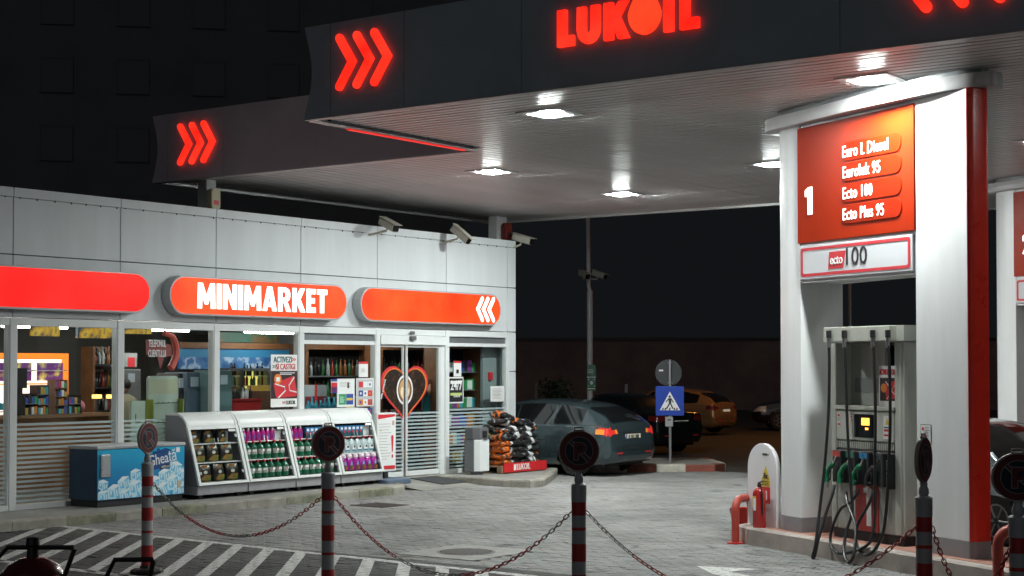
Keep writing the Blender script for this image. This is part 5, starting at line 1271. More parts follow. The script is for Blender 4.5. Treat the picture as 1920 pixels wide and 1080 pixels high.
bgm = bag_mesh(.26, .15, .285, BAGP); bgl = (lambda m: (m.prism(ellipse(0, .15, .038, .026, 14), -.081, -.077), m.mesh("label", M("bag_label", (.6, .58, .5), .5)))[1])(MB())
bandm = (lambda m: (m.face([(-.11, -.079, .03), (.10, -.079, .02), (.11, -.079, .10), (-.02, -.079, .11)]), m.face([(-.1, -.079, .2), (.02, -.079, .23), (.04, -.079, .26), (-.08, -.079, .25)]), m.mesh("print", noisecols("charcoal_fire_print", [(0, (.05, .015, .01)), (.5, (.35, .13, .03)), (.62, (.05, .16, .03)), (1, (.4, .06, .02))], 16, .3)))[2])(MB())
def put(name, me, label, cat, grp, u, v, z, rz=0, sc_=1, parts=()):
    o = obj(name, me); o.location = S.w(u, v, z); o.rotation_euler = (0, 0, S.a + rz); o.scale = (sc_, sc_, sc_)
    tag(o, label, cat, grp)
    for nm, pm_ in parts: obj(nm, pm_, o)
    return o
ZSH = [.13 + .246, .13 + .536, .13 + .816]
def fy(k): return CF + front_y(ZSH[k] - .13)
for k in range(3):
    for q in range(3):
        put("charcoal_bag", bgm, "printed black charcoal bag in the leftmost cabinet, " + ["bottom", "middle", "top"][k] + " shelf, " + ["left", "middle", "right"][q], "charcoal bag", "charcoal bags in the leftmost cabinet", CX0 + .20 + q * .28 + (.04 if k == 0 else 0), fy(k) + .17, ZSH[k], RND.uniform(-.12, .12), .97 if k < 2 else .72, (("label", bgl), ("print", bandm)))
put("paper_box", (lambda m: (m.box(-.09, .09, 0, .1, 0, .17), m.mesh("paper_box", PSTR))[1])(MB()), "white card standing at the top right of the leftmost cabinet", "box", None, CX0 + .86, fy(2) + .2, ZSH[2])
LIQG = glassmat("x_unused", (.1, .5, .3)); 
def liquid(name, col, rough=.12):
    m = M(name, col, rough); b = m.node_tree.nodes["Principled BSDF"]; b.inputs["Coat Weight"].default_value = .8; return m
GREENB = liquid("green_bottle_plastic", (.006, .12, .06)); PINKB = liquid("pink_bottle_plastic", (.50, .02, .24)); CLEARB = liquid("clear_jug_plastic", (.52, .60, .62)); MAG = liquid("magenta_pouch", (.42, .012, .32), .25)
LABP = noisecols("bottle_label_print", [(0, (.05, .05, .06)), (.42, (.3, .03, .03)), (.5, (.6, .6, .58)), (.56, (.15, .3, .2)), (.62, (.6, .62, .6)), (1, (.08, .06, .05))], 22, .4)
CAPR = M("red_cap", (.5, .02, .02), .4)
m = MB(); m.lathe([(.06, 0), (.068, .012), (.068, .07), (.062, .085), (.062, .15), (.068, .165), (.066, .185), (.045, .215), (.022, .235), (.02, .245)], seg=14); gbm = m.mesh("green_bottle", GREENB, True)
m = MB(); m.lathe([(.024, .243), (.025, .245), (.025, .272), (.022, .275)], seg=10); capm = m.mesh("cap", CAPR, True)
m = MB(); m.prism(arc(0, 0, .064, -PI * .95, -PI * .05, 10) + arc(0, 0, .060, -PI * .05, -PI * .95, 10), .078, .155, 'xy'); glm = m.mesh("label", LABP)
m = MB(); m.face([(-.04, -.066, .115), (.035, -.066, .115), (.03, -.066, .15), (-.035, -.066, .15)]); glm2 = m.mesh("print", PRINTW)
gparts = (("cap", capm), ("label", glm), ("print", glm2))
m = MB(); m.lathe([(.05, 0), (.056, .01), (.054, .11), (.045, .15), (.025, .175), (.02, .18)], seg=12); 
for v in m.bm.verts: v.co.y *= .6
pbm = m.mesh("pink_bottle", PINKB, True)
m = MB(); m.lathe([(.02, .178), (.02, .20), (.012, .21)], seg=8); pcm = m.mesh("cap", PRINTW, True)
m = MB(); m.prism(ellipse(0, .07, .028, .042, 12), -.036, -.033); plm = m.mesh("label", M("violet_label", (.16, .05, .30), .4))
pparts = (("cap", pcm), ("label", plm))
ORD = ["first", "second", "third", "fourth", "fifth", "sixth", "seventh"]
G1 = "green bottle in the second cabinet"; G2 = "green bottle in the third cabinet"
for k in (0, 1):
    for q in range(6):
        put("green_bottle", gbm, G1 + (" on the bottom shelf, " if k == 0 else " on the middle shelf, ") + ORD[q] + " from the left", "bottle", "green bottles in the second cabinet", CX0 + CWD + .13 + q * .148, fy(k) + .11 + RND.uniform(-.01, .015), ZSH[k], RND.uniform(-.5, .5), 1.02, gparts)
        put("green_bottle", gbm, G2 + (" on the bottom shelf, " if k == 0 else " on the middle shelf, ") + ORD[q] + " from the left", "bottle", "green bottles in the third cabinet", CX0 + 2 * CWD + .13 + q * .148, fy(k) + .11 + RND.uniform(-.01, .015), ZSH[k], RND.uniform(-.5, .5), 1.02, gparts)
for k in (0, 1):
    for q in range(5):
        put("green_bottle", gbm, "green bottle in the back row of the second or third cabinet", "bottle", "green bottles in the back rows", CX0 + CWD + .2 + q * .15, fy(k) + .27, ZSH[k], 0, 1.0, gparts[:1]); put("green_bottle", gbm, "green bottle in the back row of the second or third cabinet", "bottle", "green bottles in the back rows", CX0 + 2 * CWD + .2 + q * .15, fy(k) + .27, ZSH[k], 0, 1.0, gparts[:1])
for q in range(7): put("pink_bottle", pbm, "pink bottle on the top shelf of the second cabinet, " + ORD[q] + " from the left", "bottle", "pink bottles in the second cabinet", CX0 + CWD + .11 + q * .105, fy(2) + .08, ZSH[2], RND.uniform(-.15, .15), .97, pparts)
for q in range(3): put("pink_bottle", pbm, "pink bottle on the top shelf of the third cabinet, " + ORD[q] + " from the left", "bottle", "pink bottles in the third cabinet", CX0 + 2 * CWD + .11 + q * .105, fy(2) + .08, ZSH[2], RND.uniform(-.15, .15), .97, pparts)
put("paper_box", bpy.data.meshes["paper_box"], "white card standing at the top right of the second cabinet", "box", None, CX0 + CWD + .89, fy(2) + .12, ZSH[2])
m = MB(); m.mi = 0; m.box(-.045, .045, -.03, .03, 0, .085); m.mi = 1; m.box(-.045, .045, -.031, .031, .085, .175); m.mi = 2; m.box(-.045, .0, -.033, -.031, .065, .10); m.mi = 3; m.box(-.025, .03, -.033, -.031, .115, .155)
blm = m.mesh("blue_packet", [M("packet_dark", (.03, .10, .13), .35), M("packet_blue", (.03, .18, .40), .35), PRINTR, PRINTW])
for q in range(5): put("blue_packet", blm, "small blue packet on the top shelf of the third cabinet, " + ORD[q] + " from the left", "packet", "blue packets in the third cabinet", CX0 + 2 * CWD + .45 + q * .098, fy(2) + .06, ZSH[2], RND.uniform(-.1, .1))
for q in range(7): put("blue_packet", blm, "small blue packet on the top shelf of the rightmost cabinet, " + ORD[q] + " from the left", "packet", "blue packets in the rightmost cabinet", CX0 + 3 * CWD + .11 + q * .098, fy(2) + .06, ZSH[2], RND.uniform(-.1, .1))
put("paper_box", bpy.data.meshes["paper_box"], "white card standing at the top right of the rightmost cabinet", "box", None, CX0 + 3 * CWD + .9, fy(2) + .12, ZSH[2])
m = MB(); m.lathe([(.066, 0), (.075, .012), (.075, .15), (.06, .19), (.03, .225), (.025, .235)], seg=14)
for v in m.bm.verts: v.co.y *= .75
jm = m.mesh("clear_jug", CLEARB, True)
m = MB(); m.tube([(.04, .0, .19), (.075, 0, .215), (.085, 0, .17), (.07, 0, .12)], .012, 6); jh = m.mesh("handle", CLEARB, True)
m = MB(); m.mi = 0; m.box(-.045, .045, -.062, -.057, .035, .13); m.mi = 1; m.box(-.045, .045, -.0635, -.062, .035, .06); m.mi = 2; m.box(-.01, .035, -.0635, -.062, .09, .125); jl = m.mesh("label", [PRINTW, M("label_blue", (.03, .2, .35), .4), PRINTK])
for q in range(6): put("clear_jug", jm, "clear blue labelled jug on the rightmost cabinet's middle shelf, " + ORD[q] + " from the left", "jug", "clear jugs in the rightmost cabinet", CX0 + 3 * CWD + .13 + q * .152, fy(1) + .11, ZSH[1], RND.uniform(-.2, .2), 1.0, (("cap", capm), ("handle", jh), ("label", jl)))
m = MB(); m.mi = 0; m.lathe([(.06, 0), (.075, .02), (.07, .14), (.055, .2), (.045, .205)], seg=14); m.mi = 1; m.lathe([(.056, .201), (.06, .215), (.05, .255), (.03, .26)], seg=14)
for v in m.bm.verts: v.co.y *= .7
mm_ = m.mesh("pink_pouch", [MAG, M("pouch_top", (.75, .55, .65), .4)], True)
m = MB(); m.mi = 0; m.prism([(-.04, .02), (.04, .02), (.048, .09), (-.048, .09)], -.058, -.054); m.mi = 1; m.prism([(-.03, .095), (.03, .095), (.0, .17)], -.054, -.050); ml_ = m.mesh("label", [noisecols("pouch_label_print", [(0, (.02, .05, .03)), (.5, (.05, .08, .04)), (.6, (.4, .08, .03)), (1, (.03, .03, .05))], 20), M("label_sky", (.25, .35, .7), .4)])
for q in range(6): put("pink_pouch", mm_, "magenta bottle on the rightmost cabinet's bottom shelf, " + ORD[q] + " from the left", "bottle", "magenta bottles in the rightmost cabinet", CX0 + 3 * CWD + .14 + q * .15, fy(0) + .11, ZSH[0], RND.uniform(-.2, .2), 1.06, (("label", ml_),))

# ------------------------------------------------------------------ pavement sign, bin, pallet of charcoal
u0, _, _ = S.on(708, 830, -.60); u1, _, _ = S.on(744, 830, -.60)
ab = thing("pavement_sign", "white framed notice board with a red exclamation mark on a blue grey water base", "sign", S.w((u0 + u1) / 2, -.58, .10), S.a)
w = (u1 - u0) / 2
box("frame", -w, w, 0, .04, .21, 1.22, FR2, ab, bevel=.008); sh_ = box("sheet", -w + .025, w - .025, -.004, -.001, .235, 1.195, PSTR, ab)
m = MB(); m.face([(-w + .03, -.006, 1.19), (w - .03, -.006, 1.19), (w - .03, -.006, 1.15), (-w + .03, -.006, 1.11)]); m.build("print", PRINTR, sh_); box("print", -w + .03, w - .03, -.006, -.004, .245, .31, PRINTR, sh_)
m = MB(); m.prism([(w - .13, .78)] + [(w - .10 + .032 * math.cos(a), .80 + .03 * math.sin(a)) for a in [PI * (1 - k / 6) for k in range(7)]] + [(w - .088, .54), (w - .112, .54)], -.006, -.004); m.prism(ellipse(w - .10, .47, .022, .035, 12), -.006, -.004); m.build("exclamation_mark", PRINTR, sh_)
lines(sh_, -w + .05, w - .12, .40, 1.05, 13, PGREY, .16, y=-.006); box("print", w - .10, w - .05, -.006, -.004, 1.0, 1.08, M("rose_print", (.6, .3, .3), .5), sh_); m = MB(); m.prism(ellipse(-w + .10, .92, .02, .02, 10), -.006, -.004); m.build("print", M("lime_print"), sh_)
box("stem", -.05, .05, 0, .05, .10, .21, DARK, ab)
m = MB(); m.prism(rrect(-w - .06, w + .1, -.30, .28, .08), .0, .09, 'xy'); m.build("base", M("base_blue_grey", (.10, .14, .20), .5, var=.1, vs=6), ab, bevel=.02)

bn = thing("litter_bin", "white litter bin with grey hood beside the pallet of bags", "bin", S.w(-2.05, -.62, .13), S.a)
m = MB(); m.prism([(-.17, -.04), (-.10, -.16), (.17, -.16), (.17, .16), (-.17, .16)], .06, .64, 'xy'); m.build("body", WHITE, bn, bevel=.012)
box("grey_stripe", -.172, -.12, -.06, .16, .06, .64, GREY, bn); box("foot", -.08, .08, -.08, .08, 0, .06, GREY, bn)
m = MB(); m.prism([(-.165, -.03), (-.095, -.15), (.165, -.15), (.165, .155), (-.165, .155)], .64, .86, 'xy'); m.build("hood", M("bin_hood", (.12, .12, .13), .5), bn, bevel=.012); box("opening", -.03, .10, -.158, -.149, .68, .80, BLACK, bn); box("ash_plate", -.02, .10, -.18, -.15, .64, .67, STEEL, bn)

PALW = M("pallet_wood", (.20, .13, .075), .8, var=.3, vs=7)
pu0, pu1, pv0, pv1, PZ = -1.74, -.34, -.95, -.10, .13
pal = thing("pallet", "wooden pallet with a red LUKOIL board along its front edge", "pallet", S.w(pu0, pv0, PZ), S.a)
PLN = pu1 - pu0; PDP = pv1 - pv0
for k in range(6): box("plank", 0, PLN, k * PDP / 5.6, k * PDP / 5.6 + .11, .118, .14, PALW, pal)
for x in (.0, PLN / 2 - .05, PLN - .1):
    for y in (0, PDP / 2 - .05, PDP - .1): box("block", x, x + .1, y, y + .1, .022, .118, PALW, pal)
for y in (0, PDP / 2 - .05, PDP - .1): box("plank", 0, PLN, y, y + .1, 0, .022, PALW, pal)
rb = box("red_board", .06, PLN + .02, -.022, -.004, .02, .19, M("board_red", (.62, .02, .025), .4), pal)
text("LUKOIL", .155, PRINTW, rb, (.66, -.025, .105), off=.02, fit=.42); box("print", .36, .43, -.024, -.022, .05, .16, PRINTW, rb)
# bags: pillow shaped, printed in bands
def sack(w, d, h, seed, kind):
    rr = random.Random(seed); m = MB(); nx, ny = 12, 8; hot = rr.sample(range(8), 3); wp = rr.sample(range(1, 11), 2); wq = rr.randrange(2, 6)
    ph = [rr.uniform(0, 6) for _ in range(4)]
    vs = {}
    for s in (0, 1):
        for i in range(nx + 1):
            for j in range(ny + 1):
                x = -1 + 2 * i / nx; y = -1 + 2 * j / ny
                e = max(0, (1 - abs(x) ** 6)) ** .5 * max(0, (1 - abs(y) ** 6)) ** .5
                z = (e if s else -e) * h / 2 * (.86 + .30 * math.sin(3.4 * x + ph[0]) * math.cos(2.6 * y + ph[1])) + .016 * math.sin(5 * x + 3 * y + ph[2]) - .02 * abs(x) ** 3 + .010 * math.sin(11 * x + ph[3])
                if i in (0, nx) or j in (0, ny):
                    if s: vs[s, i, j] = vs[0, i, j]; continue
                    z = .01 * math.sin(7 * x + seed)
                vs[s, i, j] = m.bm.verts.new((x * w / 2 * (1 - .05 * abs(y) ** 3), y * d / 2 * (1 - .04 * abs(x) ** 3), z))
    for s in (0, 1):
        for i in range(nx):
            for j in range(ny):
                q = [vs[s, i, j], vs[s, i + 1, j], vs[s, i + 1, j + 1], vs[s, i, j + 1]]
                x = -1 + 2 * (i + .5) / nx
                mi = 0
                if kind == 0: mi = 1 if i < 5 and not (i in (1, 3) and j in hot) else (2 if i == 5 and j not in hot else 0)
                if kind == 1: mi = 2 if (i in (wq + 3, wq + 4) and (j < 3 or j > 5)) or (i == wp[0] and j in hot) else (1 if i < 2 and j in hot else 0)
                if kind == 2: mi = 3 if i < wq and (j + i) % 3 else 0
                if kind == 3: mi = 1 if 2 < j < 6 and i < 8 and (i * 3 + j) % 4 else (2 if i == 9 else (4 if i == 10 and j > 4 else 0))
                f = m.bm.faces.new(q if s else q[::-1]); f.material_index = mi
    return m.mesh("charcoal_sack", [noisecols("sack_black_print", [(0, (.012, .012, .014)), (.60, (.016, .016, .018)), (.63, (.42, .42, .42)), (.70, (.02, .02, .02)), (.76, (.30, .04, .02)), (1, (.014, .014, .016))], 11, .34), noisecols("sack_orange_print", [(0, (.02, .015, .012)), (.40, (.03, .015, .01)), (.46, (.62, .14, .02)), (.60, (.66, .15, .02)), (.66, (.05, .02, .012)), (1, (.02, .014, .012))], 9, .38, stretch=(1, 1, 1.5)), M("sack_white", (.55, .56, .56), .4), M("sack_yellow", (.50, .40, .03), .35), M("sack_red", (.45, .03, .03), .4)], True)
sm = [[sack(.60, .42, .135, s + k * 5, k) for s in range(6)] for k in range(4)]
def add_sack(label, u, v, z, kind, rz=0, tilt=(0, 0), s=1):
    o = obj("charcoal_sack", sm[kind][RND.randrange(6)]); o.location = S.w(u, v, PZ + z); o.rotation_euler = (tilt[0], tilt[1], S.a + rz + RND.uniform(-.1, .1) + (PI if kind == 1 and RND.random() < .5 else 0)); o.scale = (s * RND.uniform(.92, 1.06), s * RND.uniform(.92, 1.08), s * RND.uniform(.95, 1.15)); o.location.x += RND.uniform(-.02, .02); o.location.y += RND.uniform(-.02, .02)
    tag(o, label, "sack", "charcoal sacks on the pallet"); return o
for lay in range(5):
    z = .205 + lay * .118; ly = ["bottom layer", "second layer up", "third layer up", "fourth layer up", "fifth layer up"][lay]
    add_sack("charcoal sack at the left front of the pallet stack, " + ly, pu0 + .40, pv0 + .22, z, 0 if lay < 4 else 1)
    add_sack("black charcoal sack at the right front of the pallet stack, " + ly, pu0 + .96, pv0 + .22, z, 1)
    add_sack("charcoal sack with yellow end at the back left of the pallet stack, " + ly, pu0 + .36, pv0 + .62, z, 2, rz=.1)
    add_sack("black charcoal sack at the back right of the pallet stack, " + ly, pu0 + .96, pv0 + .62, z, 1)
    add_sack("charcoal sack with yellow end at the right end of the pallet, " + ly, pu0 + 1.24, pv0 + .42, z, 2, rz=PI / 2 + 3.14, s=.85)
z = .205 + 5 * .118
add_sack("black and white charcoal sack lying across the stack, second from top on the left", pu0 + .50, pv0 + .26, z, 1, .1, (.05, .0)); add_sack("black and white charcoal sack lying on top of the right front column", pu0 + 1.04, pv0 + .28, z, 1, -.05); add_sack("black charcoal sack hidden behind the top sacks", pu0 + .7, pv0 + .64, z, 1)
z += .118
add_sack("black and orange charcoal sack on the top right of the stack", pu0 + 1.05, pv0 + .34, z, 3, .05, (.08, .12)); add_sack("black sack with a red patch on the top left of the stack", pu0 + .42, pv0 + .34, z, 1, .25, (.1, -.2))
add_sack("orange and black charcoal sack lying highest and tilted on the stack", pu0 + .62, pv0 + .42, z + .115, 3, .3, (.12, .25))

# ------------------------------------------------------------------ chain posts with no parking discs
PIPE = M("post_white", (.40, .41, .42), .45, var=.12, vs=6); PIPER = M("post_red", (.42, .03, .03), .45, var=.15, vs=7)
DISCR = M("disc_red", (.11, .018, .02), .45, var=.1, vs=6); DISCB = M("disc_blue", (.010, .014, .030), .45); DISCW = M("disc_line", (.30, .30, .30), .5); DISCE = M("disc_edge", (.34, .31, .28), .5)
def make_post():
    t = thing("chain_post", "x", "post", (0, 0, 0), 0, "chain posts with no parking discs")
    r = .0575
    bands = [(.035, .42, 1), (.42, .56, 0), (.56, .60, 1), (.60, .72, 0), (.72, .875, 1), (.875, .975, 0), (.975, 1.0, 1), (1.0, 1.09, 0), (1.09, 1.20, 1)]
    bands = [(.035, .30, 1), (.30, .43, 0), (.43, .455, 1), (.455, .56, 0), (.56, .70, 1), (.70, .805, 0), (.805, .83, 1), (.83, .925, 0), (.925, 1.03, 1)]
    for z0, z1, c in bands:
        m = MB(); m.lathe([(r + (.001 if c else 0), z0), (r + (.001 if c else 0), z1)], seg=24); m.build("red_band" if c else "white_band", PIPER if c else PIPE, t, smooth=True)
    m = MB(); m.lathe([(r + .004, 1.03), (r + .004, 1.165), (r - .01, 1.175), (.03, 1.18)], seg=24); m.build("top_sleeve", PIPE, t, smooth=True)
    m = MB(); m.lathe([(.16, .0), (.17, .01), (.17, .035), (.15, .05), (.075, .06), (.06, .09)], seg=8); m.build("base", BLACK, t)
    return t
def make_disc():
    t = thing("no_parking_disc", "x", "sign", (0, 0, 0), 0, "no parking discs on the chain posts")
    m = MB(); m.lathe([(.03, 1.175), (.038, 1.20), (.036, 1.225), (.026, 1.245), (.028, 1.27)], seg=16); m.build("knob", PIPE, t, smooth=True)
    R0, zc = .165, 1.435
    out = [(R0 * math.cos(a), zc + R0 * math.sin(a)) for a in [math.radians(-38 + 256 * k / 30) for k in range(31)]]
    neck = [(-.028, 1.265), (.028, 1.265)]
    m = MB(); m.prism(out + neck, -.014, .014); m.build("disc", DISCE, t, bevel=.005)
    for sgn in (-1, 1):
        def cyl(r, y, mt, nm, ri=0):
            m = MB(); n = 32
            A = [m.bm.verts.new((r * math.cos(2 * PI * k / n), sgn * y, zc + r * math.sin(2 * PI * k / n))) for k in range(n)]
            if ri:
                B = [m.bm.verts.new((ri * math.cos(2 * PI * k / n), sgn * y, zc + ri * math.sin(2 * PI * k / n))) for k in range(n)]
                for k in range(n): m.bm.faces.new((A[k], A[(k + 1) % n], B[(k + 1) % n], B[k]))
            else: m.bm.faces.new(A)
            m.build(nm, mt, t)
        cyl(.155, .0155, DISCR, "red_face"); cyl(.113, .0170, DISCW, "white_line"); cyl(.109, .0180, DISCB, "blue_face")
        q = sgn
        def flat(poly, y, mt, nm):
            m = MB(); m.face([(x * -q, sgn * y, zc + z) for x, z in poly]); m.build(nm, mt, t)
        # diagonal bar from upper left to lower right
        d = .080
        flat([(-d - .018 + .008, d - .008), (-d + .016, d + .010), (d + .016, -d + .018), (d - .008, -d - .018)], .0190, DISCW, "bar_line")
        flat([(-d - .008 + .006, d - .006), (-d + .012, d + .006), (d + .010, -d + .012), (d - .006, -d - .010)], .0197, DISCR, "bar")
        def Pl(o, y, mt, nm):
            m = MB(); n = 10
            outl = [(-.042 - o, -.072 - o), (-.008 + o, -.072 - o), (-.008 + o, -.022 - o)] + [(.012 + (.044 + o) * math.cos(a), .022 + (.044 + o) * math.sin(a)) for a in [-PI / 2 + PI * k / n for k in range(n + 1)]] + [(-.042 - o, .066 + o)]
            m.face([(x * -q, sgn * y, zc + z) for x, z in outl]); m.build(nm, mt, t)
        Pl(.004, .0204, DISCW, "letter_line"); Pl(0, .0211, DISCR, "letter")
        ho = [(-.008, .004), (.010, .004)] + [(.012 + .018 * math.cos(a), .022 + .018 * math.sin(a)) for a in [-PI / 2 + PI * k / 8 for k in range(9)]] + [(-.008, .040)]
        flat(ho, .0218, DISCB, "letter_hole")
    m = MB(); m.tube([(-.035, 0, zc + R0 - .006), (-.034, 0, zc + R0 + .022), (.034, 0, zc + R0 + .022), (.035, 0, zc + R0 - .006)], .007, 6); m.box(-.04, .04, -.012, .012, zc + R0 - .01, zc + R0 + .004); m.build("loop", DISCE, t)
    return t
p0 = make_post(); d0 = make_disc()
posts = []
spec = [(278, 16.3, 67, .96, "at the left, in front of the ice freezer"), (616, 14.3, 33, .985, "in front of the third sales cabinet"), (1085, 12.7, 6, 1.0, "in front of the parked teal car"), (1730, 11.45, 57, 1.0, "in front of the white pump column"), (1906, 10.4, 4, .965, "cut off by the right edge of the photo")]
for k, (x, Y, yaw, s, w_) in enumerate(spec):
    P = Vector(((x - 960) / FPX * Y * 1.0, Y, 0))
    o = p0 if k == 0 else copy_tree(p0); d = d0 if k == 0 else copy_tree(d0)
    o.location = P; d.location = P; o.scale = (1, 1, s); d.scale = (1, 1, s)
    d.rotation_euler = (0, 0, math.radians(yaw) + (0)); o.rotation_euler = (0, 0, math.radians(yaw))
    o["label"] = "red and white banded chain post " + w_; d["label"] = "no parking disc on the post " + w_
    if k == 4: d.scale = (1.09, 1, s * 1.0)
    posts.append((P, s))
# chains: single links, red and bare steel runs
def link_mesh(name, mt):
    m = MB(); L, Wd, r = .030, .013, .0048
    pts = [(L - Wd + Wd * math.cos(a), Wd * math.sin(a), 0) for a in [-PI / 2 + PI * k / 5 for k in range(6)]] + [(-L + Wd + Wd * math.cos(a), Wd * math.sin(a), 0) for a in [PI / 2 + PI * k / 5 for k in range(6)]]
    m.tube(pts, r, 5, closed=True); return m.mesh(name, mt, True)
LR, LS = link_mesh("link", M("chain_red", (.42, .02, .025), .4)), link_mesh("link", M("chain_steel", (.30, .29, .27), .4, metal=.8))
def chain(label, A, B, sag, pattern):
    t = thing("barrier_chain", label, "chain", A, 0, None)
    L = (B - A).length * (1 + 2.6 * (sag / (B - A).length) ** 2); n = max(4, int(L / .047))
    pts = [(B - A) * (k / (n * 4)) + Vector((0, 0, -4 * sag * (k / (n * 4)) * (1 - k / (n * 4)))) for k in range(n * 4 + 1)]
    ds = [0]
    for a, b in zip(pts, pts[1:]): ds.append(ds[-1] + (b - a).length)
    for k in range(n):
        s = ds[-1] * (k + .5) / n; i = max(j for j in range(len(ds)) if ds[j] <= s); i = min(i, len(pts) - 2)
        p = pts[i].lerp(pts[i + 1], (s - ds[i]) / max(1e-6, ds[i + 1] - ds[i])); d = (pts[i + 1] - pts[i]).normalized()
        f = s / ds[-1]; red = False
        for a, b in pattern: red |= a <= f < b
        o = obj("link", LR if red else LS, t); o.location = p
        q = d.to_track_quat('X', 'Z').to_matrix().to_4x4() @ Matrix.Rotation(PI / 2 * (k % 2) + .5, 4, 'X'); o.rotation_euler = q.to_euler()
hz = .955
def hook(k, side):
    P, s = posts[k]; return P + Vector((side * .058, 0, hz * s))
spans = [(0, 1, .44, [(.22, .46), (.62, .80), (.86, 1)], "chain hanging between the first and second post, half red half steel"), (1, 2, .60, [(0, .30), (.55, .87)], "chain sagging between the post by the cabinets and the post by the car"), (2, 3, .62, [(.18, .62), (.78, 1)], "long chain sagging from the middle post to the post before the white column"), (3, 4, .40, [(0, 1)], "red chain hanging from the post before the white column towards the right edge")]
for a, b, sag, pat, l in spans: chain(l, hook(a, 1), hook(b, -1), sag, pat)

# ------------------------------------------------------------------ wheeled extinguishers at the lower left
def cart(P, rz, label, hw, ts=1.0):
    t = thing("wheeled_extinguisher", label, "fire extinguisher", P, rz, None)
    MB().lathe([(.17, .25), (.20, .30), (.20, .86 * ts), (.185, .93 * ts), (.14, .99 * ts), (.07, 1.025 * ts), (.035, 1.03 * ts)], seg=28).build("tank", M("cart_red", (.11, .008, .010), .25, coat=.6), t, True)
    MB().lathe([(.035, 1.03 * ts), (.03, 1.09 * ts), (.04, 1.10 * ts), (.035, 1.14 * ts), (.02, 1.145 * ts)], seg=12).build("valve", DARK, t, True)
    m = MB(); m.tube([(-hw * .75, -.1, .30), (-hw * .75, -.02, .9), (-hw, 0, .98), (-hw * .6, 0, 1.085), (hw * .98, 0, 1.085), (hw * 1.0, 0, 1.075), (hw * .75, -.02, .9), (hw * .75, -.1, .30)], .0135, 8); m.build("handle", BLACK, t)
    for s in (-1, 1):
        m = MB(); m.lathe([(.05, -.03), (.15, -.035), (.16, -.02), (.16, .02), (.15, .035), (.05, .03)], (s * .25, .08, .16), 20, 'x'); m.build("wheel", BLACK, t)
    m = MB(); m.tube([(-.25, .08, .16), (.25, .08, .16)], .015, 6); m.tube([(0, -.16, .0), (0, -.1, .3)], .015, 6); m.build("axle", DARK, t)
    return t
cart(Vector((-2.70, 9.0, 0)), 0, "red wheeled extinguisher with black handle at the lower left corner", .235)
cart(Vector((-2.02, 8.43, 0)), .1, "second wheeled extinguisher, only its black handle in view beside the left post", .125, .84)

# ------------------------------------------------------------------ cars
CGL = M("car_glass", (.008, .009, .010), .06, spec=.8); TYRE = M("tyre", (.015, .015, .015), .8); RIM = M("wheel_rim", (.25, .25, .26), .35, metal=.8)
TAILR = M("tail_lamp_red", (.40, .02, .02), .2, emit=(1, .05, .03), es=.45, coat=.6); TAILO = M("tail_lamp_amber", (.6, .2, .03), .2, emit=(1, .30, .04), es=.40, coat=.6)
HATCH = [(0, .40, .58, .60, .66, .52), (.03, .32, .70, .74, .78, .62), (.09, .27, .92, .97, .83, .70), (.16, .25, .97, 1.06, .85, .66), (.30, .24, .98, 1.18, .86, .62), (.50, .23, .985, 1.275, .865, .60), (.80, .22, .98, 1.375, .865, .585), (1.35, .21, .965, 1.435, .865, .58), (2.0, .2, .95, 1.45, .865, .58), (2.5, .2, .94, 1.40, .86, .58), (2.95, .2, .93, 1.19, .86, .62), (3.3, .2, .92, .985, .85, .68), (3.6, .2, .88, .93, .84, .68), (4.0, .23, .79, .83, .80, .62), (4.2, .28, .66, .69, .72, .56), (4.29, .38, .55, .57, .58, .46)]
TAILD = M("tail_lamp_unlit", (.16, .012, .012), .2, coat=.6)
